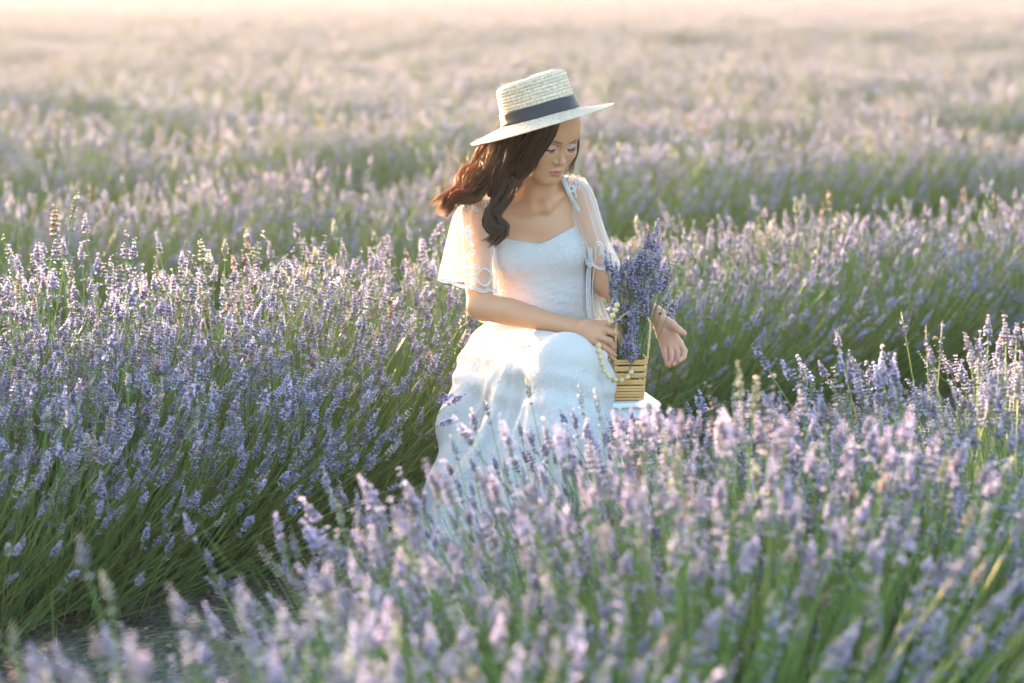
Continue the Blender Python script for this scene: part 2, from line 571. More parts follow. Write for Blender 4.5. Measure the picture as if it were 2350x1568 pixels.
BUSH_NEAR = [make_bush(100 + i, 270, SPIKES_MID, 3, 6, 520) for i in range(5)]
BUSH_OPEN = [make_bush(150 + i, 185, SPIKES_MID, 3, 6, 520) for i in range(3)]
BUSH_FAR = [make_bush(200 + i, 330, SPIKES_LOW, 3, 3, 90, 0.0016) for i in range(3)]
BUSH_MESH = []
for i, (gs, gf, gl) in enumerate(BUSH_NEAR + BUSH_FAR + BUSH_OPEN):
    BUSH_MESH.append((gs.mesh('stems', M_STEM), gf.mesh('flower_spikes', M_FLOWER), gl.mesh('leaves', M_STEM)))


def make_litter():
    """Small stones, clods and dry stalks lying on the path."""
    rng = random.Random(91)
    g = Geo()
    for _ in range(2600):
        x, y = rng.uniform(-1.9, 1.6), rng.uniform(4.4, 7.6)
        r = rng.uniform(.003, .009) * (1.8 if rng.random() < .05 else 1)
        v = rng.uniform(.5, 1.15)
        g.ball((x, y, .012 + r * .2), (r, r * rng.uniform(.6, 1), r * .6), 5, 4, np.clip(np.array([.34, .31, .23]) * v, 0, 1))
    tag(g.build('pebbles', principled('pebble', (1, 1, 1), .9, .1, tint=True)), 'small stones and clods scattered on the soil of the path', kind='stuff')
    g = Geo()
    for _ in range(2600):
        x, y = rng.uniform(-1.9, 1.6), rng.uniform(4.4, 7.6)
        a = rng.uniform(0, 6.28); L = rng.uniform(.02, .10); up = rng.uniform(0, .5) ** 2 * 2
        p = np.array([x, y, .018]); d = np.array([math.cos(a), math.sin(a), up])
        c = np.array([.26, .27, .12]) if rng.random() < .6 else np.array([.40, .34, .20])
        g.tube([p, p + d * L * .5 + [0, 0, .004], p + d * L], [.0012, .001, .0005], 3, c * rng.uniform(.6, 1.2), cap=False)
    tag(g.build('dry_grass', M_STEM), 'dry stalks and short weeds lying on the path', kind='stuff')


make_litter()
ROW_DIR = np.array([0.755, 0.656])
ROW_N = np.array([-0.656, 0.755])
ROW_C = [2.08, 5.90]
ROW0_DIR, ROW0_N = np.array([0.582, 0.813]), np.array([-0.813, 0.582])     # the rows are not quite parallel
while ROW_C[-1] < FIELD_END * 0.76 + 8: ROW_C.append(ROW_C[-1] + 2.75)


def spike_mesh(t, name='flower_spike'):
    V, T, C = t
    return np_mesh(name, V, T, C, False, [M_FLOWER])


HI_MESH = [spike_mesh(t) for t in SPIKES_HI]
SPARSE_MESH = [spike_mesh(t) for t in SPIKES_SPARSE]


def plant_positions():
    rng = random.Random(11)
    out = []
    for r, c in enumerate(ROW_C):
        pitch = 0.40 if r < 2 else 0.48
        for k in range(-400, 400):
            s = (k + 0.37 * (r % 2)) * pitch + rng.uniform(-0.06, 0.06)
            p = (ROW0_N if r == 0 else ROW_N) * (c + rng.uniform(-0.06, 0.06)) + (ROW0_DIR if r == 0 else ROW_DIR) * s
            if r == 1: p = p + ROW_N * -.30 * min(1, max(0, (-.10 - p[0]) / .8))      # the row bulges towards the path on the left
            x, y = p
            scl = rng.uniform(0.92, 1.08) if r < 2 else rng.uniform(0.84, 1.12)
            flip = rng.random() < 0.5; jit = rng.uniform(-0.2, 0.2); v = rng.randrange(100)
            if r == 0:
                if rng.random() < (.18 if x < -.1 else .08 if x < .5 else 0): continue
                scl *= .92 if x < .1 else 1.04 if x < .8 else .97
            if r == 1 and x < -.5: scl *= 1.10
            if y < 2.4 or y > FIELD_END or abs(x) > 0.2125 * y * 1.3 + 2.2: continue
            out.append((y, x, r, s, scl, flip, jit, v))
    for x, y, scl in ((-.74, 6.38, 1.0), (-.98, 6.10, 1.02), (-1.18, 5.80, 1.0), (-1.42, 5.52, .98), (-1.50, 6.15, 1.0), (-.90, 6.62, 1.0)):
        out.append((y, x, 1, 0.0, scl, rng.random() < .5, rng.uniform(-.2, .2), rng.randrange(100)))
    for x, y, scl in ((.20, 4.66, .80), (.43, 4.98, .84), (-.10, 4.36, .80), (.62, 5.22, .84)):
        out.append((y, x, 0, 0.0, scl, rng.random() < .5, rng.uniform(-.2, .2), rng.randrange(100)))
    return out


_ONES = ['', 'first', 'second', 'third', 'fourth', 'fifth', 'sixth', 'seventh', 'eighth', 'ninth', 'tenth', 'eleventh', 'twelfth', 'thirteenth', 'fourteenth', 'fifteenth', 'sixteenth', 'seventeenth', 'eighteenth', 'nineteenth']
_TENS = {2: ('twentieth', 'twenty'), 3: ('thirtieth', 'thirty'), 4: ('fortieth', 'forty'), 5: ('fiftieth', 'fifty'), 6: ('sixtieth', 'sixty')}


def ordinal(n):
    if n < 20: return _ONES[n]
    a, b = divmod(n, 10)
    return _TENS[a][0] if b == 0 else _TENS[a][1] + '-' + _ONES[b]


def row_name(r):
    if r == 0: return 'in the nearest row, in front of the woman'
    if r == 1: return 'in the row right behind the woman'
    return 'in the %s row behind the woman' % ordinal(r)


def plant_rows():
    P = sorted(plant_positions())
    seen = lambda p: abs(p[1]) <= 0.2125 * p[0] * 1.04 + (0.75 if p[0] < 8 else .5)
    near = [p for p in P if seen(p)][:292]
    _s = set(near)
    far = [p for p in P if p not in _s]
    count = {}
    order = {}
    for r in set(p[2] for p in near):
        q = sorted([p for p in near if p[2] == r], key=lambda p: p[1] / p[0])
        for i, p in enumerate(q): order[p] = i + 1
    rng = random.Random(5)
    first = {}
    n_ind = 0
    for p in near:
        y, x, r, s, scl, flip, jit, v = p
        variant = 8 + v % 3 if r == 0 else (v % 5) if y < 13.5 else 5 + v % 3
        root = empty('lavender_bush', (x, y, 0))
        root.rotation_euler = (0, 0, R((144.4 if r == 0 else 131) + (180 if flip else 0)) + jit)
        # the nearest row stands a little lower where the ground falls towards the path
        wide = (1.0 + .12 * min(1, max(0, (.3 - x) / .6))) if r == 1 else 1.0 if r > 1 else 1.12
        root.scale = (scl * wide, scl, scl * (BUSH_H.get(r, 0.93) if not (r == 1 and -1.7 < x < -.2) else .93 if s else .84))
        tag(root, '%slavender bush, %s from the left %s' % ('' if r < 2 else 'blurred ', ordinal(order[p]), row_name(r)), 'lavender bush', 'lavender bushes ' + row_name(r))
        for nm, me, kd in zip(('stems', 'flower_spikes', 'leaves'), BUSH_MESH[variant], ('stuff',) * 3):
            o = bpy.data.objects.new(nm, me); COL.objects.link(o); o.parent = root; o['kind'] = kd
            first.setdefault((variant, nm), o)
        if r in (0, 1) and n_ind < 300:
            for q in range(13):
                perp = rng.gauss(0, 0.5); al = rng.gauss(0, 0.3)
                p0, p1, p2 = stem_curve(rng, perp, al, 0.60)
                d = p2 - p1; d /= np.linalg.norm(d); d += np.array([0, 0, 0.25]); d /= np.linalg.norm(d)
                o = bpy.data.objects.new('flower_spike', HI_MESH[rng.randrange(len(HI_MESH))]); COL.objects.link(o); o.parent = root
                M = Matrix(frame_from(d).tolist()).to_4x4() @ Matrix.Rotation(rng.uniform(0, 6.28), 4, 'Z')
                M.translation = Vector(p2)
                o.matrix_local = M
                g = Geo()
                pts = bez(p0, p1, p2, 6)
                g.tube(np.vstack([pts, pts[-1] + d * 0.05]), np.array([1.4, 1.4, 1.3, 1.3, 1.2, 1.1, 0.7]) * 0.001, 3, C_STEM * rng.uniform(0.7, 1.0), cap=False)
                st = g.build('stem', M_STEM, root)
                n_ind += 1
    # the rest of the field, too far away to tell one plant from the next
    V = np.array([[p[1], p[0], 0.0] for p in far])
    me = bpy.data.meshes.new('lavender_field')
    me.vertices.add(len(V)); me.vertices.foreach_set('co', V.astype(np.float32).ravel())
    a = me.attributes.new('turn', 'FLOAT', 'POINT'); a.data.foreach_set('value', np.array([R(131 + (180 if p[5] else 0)) + p[6] for p in far], np.float32))
    a = me.attributes.new('size', 'FLOAT', 'POINT'); a.data.foreach_set('value', np.array([p[4] * 1.05 for p in far], np.float32))
    a = me.attributes.new('sort', 'INT', 'POINT'); a.data.foreach_set('value', np.array([p[7] % 3 for p in far], np.int32))
    o = obj('lavender_field', me)
    tag(o, 'far rows of lavender merging into one soft pinkish mauve haze of bloom', kind='stuff')
    ng = bpy.data.node_groups.new('far_lavender', 'GeometryNodeTree')
    ng.interface.new_socket('Geometry', in_out='INPUT', socket_type='NodeSocketGeometry')
    ng.interface.new_socket('Geometry', in_out='OUTPUT', socket_type='NodeSocketGeometry')
    n, l = ng.nodes, ng.links
    gi, go = n.new('NodeGroupInput'), n.new('NodeGroupOutput')
    jo = n.new('GeometryNodeJoinGeometry')
    def named(nm, dt):
        x = n.new('GeometryNodeInputNamedAttribute'); x.data_type = dt; x.inputs[0].default_value = nm; return x.outputs[0]
    for k in range(3):
        jb = n.new('GeometryNodeJoinGeometry')
        for nm in ('stems', 'flower_spikes', 'leaves'):
            if (5 + k, nm) not in first: continue
            oi = n.new('GeometryNodeObjectInfo'); oi.transform_space = 'ORIGINAL'
            oi.inputs[0].default_value = first[(5 + k, nm)]
            l.new(oi.outputs['Geometry'], jb.inputs[0])
        ip = n.new('GeometryNodeInstanceOnPoints')
        l.new(gi.outputs[0], ip.inputs['Points']); l.new(jb.outputs[0], ip.inputs['Instance'])
        cmp_ = n.new('FunctionNodeCompare'); cmp_.data_type = 'INT'; cmp_.operation = 'EQUAL'
        ins = [s for s in cmp_.inputs if s.type == 'INT']
        l.new(named('sort', 'INT'), ins[0]); ins[1].default_value = k
        l.new(cmp_.outputs[0], ip.inputs['Selection'])
        cx = n.new('ShaderNodeCombineXYZ'); l.new(named('turn', 'FLOAT'), cx.inputs[2]); l.new(cx.outputs[0], ip.inputs['Rotation'])
        l.new(named('size', 'FLOAT'), ip.inputs['Scale'])
        l.new(ip.outputs[0], jo.inputs[0])
    l.new(jo.outputs[0], go.inputs[0])
    md = o.modifiers.new('scatter', 'NODES'); md.node_group = ng
    if 0: print('bushes', len(near), len(far), 'individual spikes', n_ind)


BUSH_H = {0: .97, 1: .87}
plant_rows()


def sprig(px, py, Y, bx, by, bY, seed=0, sparse=True, label='', group=None, base_z=0.12, bend=(0, 0, 0.06), scale=1.0):
    """A single flowering stem: tip seen at px, py at distance Y, rooted at px bx distance bY."""
    rng = random.Random(seed * 7 + 1)
    tip = at(px, py, Y)
    b = at(bx, by, bY) if by is not None else np.array([(bx - 1175) / FPX * bY, bY, base_z])
    mid = (tip + b) / 2 + np.array(bend)
    root = empty('lavender_sprig', b)
    pts = bez(b, mid, tip, 12) - b
    d = pts[-1] - pts[-2]; d /= np.linalg.norm(d)
    t = (SPIKES_SPARSE if sparse else SPIKES_HI)
    k = seed % len(t)
    L = t[k][0][:, 2].max() * scale
    Ltot = np.cumsum(np.r_[0, np.linalg.norm(np.diff(pts, axis=0), axis=1)])
    end = np.array([np.interp(Ltot[-1] - L, Ltot, pts[:, i]) for i in range(3)])
    g = Geo(); g.tube(pts, np.linspace(0.0014, 0.0009, 12), 5, C_STEM2 * rng.uniform(0.75, 1.0))
    g.build('stem', M_STEM, root, True)
    me = (SPARSE_MESH if sparse else HI_MESH)[k]
    o = obj('flower_spike', me, root)
    d2 = pts[-1] - end; d2 /= np.linalg.norm(d2)
    M = Matrix((frame_from(d2) * scale).tolist()).to_4x4() @ Matrix.Rotation(rng.uniform(0, 6.28), 4, 'Z')
    M.translation = Vector(end)
    o.matrix_local = M
    tag(root, label, 'lavender stem', group)
    return root
# ---------------------------------------------------------------- implicit surfaces for bodies and cloth
def smin(a, b, k):
    if k <= 0: return np.minimum(a, b)
    h = np.clip(0.5 + 0.5 * (b - a) / k, 0, 1)
    return b + (a - b) * h - k * h * (1 - h)


def smax(a, b, k): return -smin(-a, -b, k)


def s_cap(P, a, b, r1, r2=None):
    r2 = r1 if r2 is None else r2
    a = np.asarray(a, float); ba = np.asarray(b, float) - a
    pa = P - a
    h = np.clip(pa @ ba / max(np.dot(ba, ba), 1e-12), 0, 1)
    return np.sqrt(((pa - h[:, None] * ba) ** 2).sum(1)) - (r1 + (r2 - r1) * h)


def s_path(P, pts, rs, k=0.0):
    d = None
    for i in range(len(pts) - 1):
        e = s_cap(P, pts[i], pts[i + 1], rs[i], rs[i + 1])
        d = e if d is None else smin(d, e, k)
    return d


def s_ell(P, c, r, M=None):
    p = P - np.asarray(c)
    if M is not None: p = p @ M          # columns of M are the ellipsoid's axes in world space
    r = np.asarray(r, float)
    k0 = np.sqrt(((p / r) ** 2).sum(1)); k1 = np.sqrt(((p / (r * r)) ** 2).sum(1))
    return k0 * (k0 - 1) / np.maximum(k1, 1e-9)


def surface(f, lo, hi, h, tile=12, margin=1.5):
    """Surface nets over sparse tiles; returns vertices and quads."""
    lo = np.asarray(lo, float); hi = np.asarray(hi, float)
    nt = np.ceil((hi - lo) / (h * tile)).astype(int)
    g = np.stack(np.meshgrid(*[np.arange(n) for n in nt], indexing='ij'), -1).reshape(-1, 3)
    ctr = lo + (g + 0.5) * tile * h
    d = np.concatenate([f(ctr[i:i + 60000]) for i in range(0, len(ctr), 60000)])
    act = g[np.abs(d) < margin * 0.866 * tile * h]
    n = tile + 1
    loc = np.stack(np.meshgrid(*[np.arange(n)] * 3, indexing='ij'), -1).reshape(-1, 3)
    dims = nt * tile + 2
    keyf = lambda ijk: (ijk[..., 0].astype(np.int64) * dims[1] + ijk[..., 1]) * dims[2] + ijk[..., 2]
    keys, verts, e_keys = [], [], []
    corners = np.array([[x, y, z] for x in (0, 1) for y in (0, 1) for z in (0, 1)])
    edges = [(a, b) for a in range(8) for b in range(a + 1, 8) if np.abs(corners[a] - corners[b]).sum() == 1]
    for s in range(0, len(act), 400):
        T = act[s:s + 400]
        I = (T[:, None] * tile + loc[None])
        val = f((lo + I.reshape(-1, 3) * h)).reshape(len(T), n, n, n)
        c = np.stack([val[:, x:x + tile, y:y + tile, z:z + tile] for x, y, z in corners], -1)
        neg = (c < 0)
        cnt = neg.sum(-1)
        m = (cnt > 0) & (cnt < 8)
        w = np.argwhere(m)
        if not len(w): continue
        cv = c[m]
        acc = np.zeros((len(w), 3)); num = np.zeros(len(w))
        for a, b in edges:
            va, vb = cv[:, a], cv[:, b]
            cr = (va < 0) != (vb < 0)
            t = np.where(cr, va / np.where(cr, va - vb, 1), 0)
            acc += np.where(cr[:, None], corners[a] + t[:, None] * (corners[b] - corners[a]), 0)
            num += cr
        cell = T[w[:, 0]] * tile + w[:, 1:]
        keys.append(keyf(cell)); verts.append(lo + (cell + acc / num[:, None]) * h)
        v0 = val[:, :tile, :tile, :tile] < 0
        for ax in range(3):
            sl = [slice(None)] + [slice(0, tile)] * 3
            sl[ax + 1] = slice(1, tile + 1)
            v1 = val[tuple(sl)] < 0
            e = np.argwhere(v0 != v1)
            if len(e):
                e_keys.append((ax, T[e[:, 0]] * tile + e[:, 1:], v0[tuple(e.T)]))
    K = np.concatenate(keys); Vv = np.concatenate(verts)
    o = np.argsort(K); K = K[o]; Vv = Vv[o]
    quads = []
    for ax, cell, ins in e_keys:
        a1, a2 = [(1, 2), (2, 0), (0, 1)][ax]
        u = np.zeros(3, int); u[a1] = 1
        v = np.zeros(3, int); v[a2] = 1
        q = [cell - u - v, cell - v, cell, cell - u]
        kk = [keyf(x) for x in q]
        ix = [np.clip(np.searchsorted(K, x), 0, len(K) - 1) for x in kk]
        ok = np.all([K[i] == x for i, x in zip(ix, kk)], 0)
        Q = np.stack(ix, 1)
        Q = np.where(ins[:, None], Q, Q[:, ::-1])[ok]
        quads.append(Q)
    return Vv, np.vstack(quads)


def group_eval(groups, P, k=0.012, pad=0.05):
    """Union of groups (function, low corner, high corner): each is evaluated only near its box."""
    d = np.full(len(P), 1e3)
    for f, lo, hi in groups:
        q = np.maximum(np.maximum(lo - P, P - hi), 0)
        bd = np.sqrt((q * q).sum(1))
        m = bd < pad
        e = bd + pad * 0.5
        if m.any():
            e[m] = f(P[m])
        d = smin(d, e, k)
    return d


def bbox(pts, r):
    pts = np.asarray(pts)
    return pts.min(0) - r, pts.max(0) + r
# ---------------------------------------------------------------- the woman's body
EYES = at(1290, 339, 6.00)
_yaw, _pit = R(33), R(23)
HF = np.array([math.sin(_yaw) * math.cos(_pit), -math.cos(_yaw) * math.cos(_pit), -math.sin(_pit)])
HU = np.array([math.sin(_yaw) * math.sin(_pit), -math.cos(_yaw) * math.sin(_pit), math.cos(_pit)])
HS = np.array([math.cos(_yaw), math.sin(_yaw), 0.0])
HEAD = np.stack([HS, HF, HU], 1)          # columns: sideways, forward, up


HAT_O = at(1240, 269, 6.052)
_up = np.array([-.262, .045, 1.0]); _up /= np.linalg.norm(_up)
_rt = np.array([1.0, 0, 0]) - _up * _up[0]; _rt /= np.linalg.norm(_rt)
_fw = np.cross(_up, _rt)
HATM = np.stack([_rt, _fw, _up], 1)      # right, away, up


def head_pt(u, v, w): return EYES + HEAD @ np.array([u, v, w])


def head_local(P): return (P - EYES) @ HEAD


def sdf_head(P):
    p = head_local(P)
    q = p.copy(); q[:, 0] = np.abs(q[:, 0])           # symmetric features
    d = s_ell(p, (0, -.092, .034), (.071, .093, .083))                    # skull
    d = smin(d, s_ell(p, (0, -.040, .030), (.058, .046, .055)), .03)      # forehead
    d = smin(d, s_ell(p, (0, -.053, -.027), (.0585, .055, .074)), .03)     # face
    d = smin(d, s_cap(q, (.047, -.072, -.052), (.016, -.024, -.094), .018, .015), .030)   # jaw line
    d = smin(d, s_ell(p, (0, -.019, -.096), (.017, .015, .014)), .020)    # chin
    d = smin(d, s_ell(q, (.037, -.030, -.030), (.023, .022, .023)), .026)  # cheek
    d = smin(d, s_ell(p, (0, -.018, -.066), (.025, .021, .022)), .018)    # mouth area
    d = smin(d, s_cap(q, (.010, -.008, .020), (.038, -.021, .022), .008, .006), .016)   # brow ridge
    d = smax(d, -s_ell(q, (.030, .006, -.001), (.018, .012, .0105)), .012)   # eye socket
    # closed upper lid over the eyeball
    lid = s_ell(q, (.0305, -.0160, -.0005), (.0150, .0128, .0118))
    d = smin(d, lid, .003)
    # crease above the lid and the shadow line below the lash line
    d = smax(d, -s_path(q, [(.019, -.0035, .0055), (.030, -.0010, .0088), (.043, -.0105, .0055)], [.0010, .0013, .0009]), .0025)
    d = smax(d, -s_path(q, [(.019, -.0055, -.0075), (.030, -.0030, -.0098), (.043, -.0120, -.0070)], [.0007, .0010, .0007]), .0020)
    # nose
    nose = s_path(p, [(0, -.006, .012), (0, .002, -.008), (0, .0125, -.030)], [.0065, .0058, .0068], .004)
    nose = smin(nose, s_ell(p, (0, .0150, -.0350), (.0082, .0085, .0075)), .006)
    nose = smin(nose, s_ell(q, (.0112, .0040, -.0385), (.0056, .0085, .0058)), .0055)
    nose = smin(nose, s_cap(p, (0, .006, -.040), (0, -.002, -.044), .004, .004), .004)
    nose = smax(nose, -s_ell(q, (.0058, .0085, -.0445), (.0026, .0040, .0030)), .0015)
    d = smin(d, nose, .0075)
    d = smax(d, -s_cap(p, (0, .0035, -.048), (0, .0050, -.0575), .0018, .0018), .003)   # philtrum
    # lips
    ul = smin(s_path(q, [(.0040, .0032, -.0608), (.0125, .0005, -.0635), (.0205, -.0060, -.0672)], [.0046, .0038, .0012], .002), s_ell(p, (0, .0035, -.0628), (.006, .0045, .0034)), .003)
    ll = s_path(q, [(.0, .0025, -.0722), (.0085, .0012, -.0712), (.0200, -.0058, -.0682)], [.0064, .0054, .0012], .002)
    d = smin(d, ul, .0035); d = smin(d, ll, .0035)
    d = smax(d, -s_path(q, [(0, .0088, -.0664), (.009, .0068, -.0662), (.0218, -.0030, -.0682)], [.0010, .0009, .0006], 0), .0012)
    d = smax(d, -s_cap(p, (-.008, .0035, -.0815), (.008, .0035, -.0815), .003, .003), .008)
    # the head stays inside the hat's crown
    hq = (P - HAT_O) @ HATM
    lim = np.sqrt(hq[:, 0] ** 2 + (hq[:, 1] / 1.06) ** 2) - .0855
    d = np.where(hq[:, 2] > -.001, smax(d, np.maximum(lim, hq[:, 2] - .098), .004), d)
    # ears
    d = smin(d, s_ell(q, (.073, -.088, -.010), (.006, .015, .028)), .006)
    return d


P_NECK0 = at(1222, 470, 6.185)
P_NECK1 = head_pt(0, -.098, -.045)
SH_L, SH_R = at(1095, 490, 6.16), at(1326, 452, 6.20)
EL_L, WR_L = at(1103, 703, 6.07), at(1316, 751, 5.93)
EL_R, WR_R = at(1390, 652, 6.16), at(1507, 722, 6.00)


def sdf_torso(P):
    d = s_ell(P, at(1228, 585, 6.215), (.128, .088, .170))
    d = smin(d, s_cap(P, SH_L + [.02, .01, -.01], SH_R + [-.02, .01, -.01], .040, .040), .05)
    d = smin(d, s_ell(P, at(1225, 520, 6.185), (.105, .062, .060)), .04)
    d = smin(d, s_ell(P, at(1188, 594, 6.146), (.056, .046, .054)), .030)
    d = smin(d, s_ell(P, at(1290, 584, 6.156), (.055, .046, .054)), .030)
    d = smin(d, s_ell(P, at(1262, 715, 6.205), (.112, .086, .12)), .05)
    d = smin(d, s_ell(P, at(1232, 845, 6.25), (.165, .125, .13)), .06)
    # neck and its muscles
    d = smin(d, s_cap(P, P_NECK0 + [0, 0, -.03], P_NECK1, .051, .050), .022)
    d = smin(d, s_cap(P, P_NECK0 + [-.015, .02, .025], SH_L + [.02, .01, .012], .034, .028), .035)
    d = smin(d, s_cap(P, P_NECK0 + [.025, .02, .040], SH_R + [-.02, .01, .022], .034, .028), .035)
    pit = at(1238, 478, 6.12)
    # collar bones
    d = smin(d, s_cap(P, pit + [-.022, .004, .0], SH_L + [.035, -.022, .020], .005, .0045), .026)
    d = smin(d, s_cap(P, pit + [.020, .004, .002], SH_R + [-.030, -.025, .022], .005, .0045), .026)
    d = smin(d, s_path(P, [pit + [-.012, .005, .004], head_pt(-.045, -.080, -.045)], [.008, .012]), .02)   # neck tendon
    d = smin(d, s_path(P, [pit + [.012, .005, .004], head_pt(.045, -.080, -.045)], [.008, .012]), .02)
    d = smax(d, -s_ell(P, pit + [0, -.022, .006], (.009, .010, .012)), .016)
    return d


def sdf_arm_l(P):
    d = s_path(P, [SH_L, SH_L * .45 + EL_L * .55 + [-.004, 0, 0], EL_L], [.044, .037, .033], 0)
    d = smin(d, s_path(P, [EL_L, EL_L * .68 + WR_L * .32 + [0, 0, .003], EL_L * .3 + WR_L * .7, WR_L], [.034, .035, .0255, .0205], 0), .012)
    return d


def sdf_arm_r(P):
    d = s_path(P, [SH_R, SH_R * .45 + EL_R * .55, EL_R], [.042, .035, .031], 0)
    d = smin(d, s_path(P, [EL_R, EL_R * .65 + WR_R * .35, WR_R], [.033, .032, .0205], 0), .012)
    return d


# hands: lists of joints and radii; the wrist end is rooted in the forearm
def hp(px, py, Y): return at(px, py, Y)


HAND_L = {   # back of the hand to the camera, fingers closing round the bag's handle
    'index':  ([hp(1366, 743, 5.905), hp(1393, 744, 5.885), hp(1421, 757, 5.885), hp(1430, 776, 5.900), hp(1428, 790, 5.915)], [.0112, .0098, .0086, .0078, .0068]),
    'middle': ([hp(1362, 756, 5.893), hp(1388, 757, 5.868), hp(1416, 765, 5.862), hp(1425, 781, 5.870), hp(1423, 795, 5.882)], [.0112, .0100, .0090, .0082, .0070]),
    'ring':   ([hp(1356, 768, 5.892), hp(1376, 773, 5.864), hp(1400, 783, 5.850), hp(1409, 796, 5.855), hp(1409, 807, 5.866)], [.0108, .0096, .0085, .0078, .0066]),
    'little': ([hp(1348, 778, 5.895), hp(1366, 785, 5.868), hp(1386, 796, 5.853), hp(1400, 806, 5.850), hp(1411, 815, 5.853)], [.0098, .0085, .0074, .0066, .0056]),
    'thumb':  ([hp(1340, 752, 5.93), hp(1366, 758, 5.93), hp(1392, 772, 5.932), hp(1412, 786, 5.93)], [.014, .0125, .0100, .0080]),
}
HAND_R = {   # open palm towards the camera, fingers hanging and half curled
    'index':  ([hp(1545, 752, 6.00), hp(1560, 788, 5.998), hp(1571, 806, 5.984), hp(1569, 820, 5.968), hp(1558, 828, 5.956)], [.0102, .0088, .0077, .0070, .0060]),
    'middle': ([hp(1541, 756, 5.998), hp(1549, 793, 5.996), hp(1556, 812, 5.983), hp(1555, 828, 5.967), hp(1546, 836, 5.957)], [.0102, .0089, .0078, .0071, .0061]),
    'ring':   ([hp(1532, 757, 5.996), hp(1537, 794, 5.994), hp(1541, 814, 5.984), hp(1541, 829, 5.972), hp(1536, 839, 5.962)], [.0100, .0086, .0075, .0068, .0058]),
    'little': ([hp(1523, 756, 5.998), hp(1523, 791, 5.996), hp(1526, 809, 5.990), hp(1529, 824, 5.984), hp(1531, 837, 5.980)], [.0096, .0078, .0065, .0059, .0052]),
    'thumb':  ([hp(1520, 735, 5.995), hp(1541, 745, 5.982), hp(1557, 757, 5.968), hp(1570, 765, 5.962)], [.0145, .0122, .0090, .0072]),
}


def sdf_hand(P, H, wrist, back):
    names = ['index', 'middle', 'ring', 'little']
    palm = None
    for nm in names:
        j, r = H[nm]
        e = s_cap(P, wrist + (j[0] - wrist) * 0.12, j[1], .0150, r[1] + .0012)
        palm = e if palm is None else smin(palm, e, .010)
    e = s_ell(P, (wrist + H['middle'][0][1]) / 2, (.024, .016, .024))
    palm = smin(palm, e, .012)
    d = palm
    fing = None
    for nm in names:
        j, r = H[nm]
        e = s_path(P, j[1:], r[1:], .0015)
        e = smin(e, s_cap(P, j[2], j[2], r[2] * 1.04), .002)       # the knuckle
        fing = e if fing is None else np.minimum(fing, e)
    d = smin(d, fing, .0045)
    j, r = H['thumb']
    d = smin(d, s_path(P, j, r, .004), .007)
    return d


def _grp():
    hl = np.vstack([np.array(v[0]) for v in HAND_L.values()] + [[WR_L]])
    hr = np.vstack([np.array(v[0]) for v in HAND_R.values()] + [[WR_R]])
    c = head_pt(0, -.06, 0)
    return [
        (sdf_torso, np.array([SH_L[0] - .07, 6.05, .40]), np.array([SH_R[0] + .07, 6.42, c[2] + .03])),
        (sdf_head, c - .15, c + .16),
        (sdf_arm_l, *bbox([SH_L, EL_L, WR_L], .055)),
        (sdf_arm_r, *bbox([SH_R, EL_R, WR_R], .055)),
        (lambda P: sdf_hand(P, HAND_L, WR_L, 1), *bbox(hl, .022)),
        (lambda P: sdf_hand(P, HAND_R, WR_R, 0), *bbox(hr, .022)),
    ]


BODY_GROUPS = _grp()


def sdf_body(P): return group_eval(BODY_GROUPS, P, .012)


def smooth01(a, b, x):
    t = np.clip((x - a) / (b - a), 0, 1)
    return t * t * (3 - 2 * t)


def seg_d(p, pts):
    d = np.full(len(p), 9.0)
    for a, b in zip(pts[:-1], pts[1:]):
        d = np.minimum(d, s_cap(p, a, b, 0))
    return d


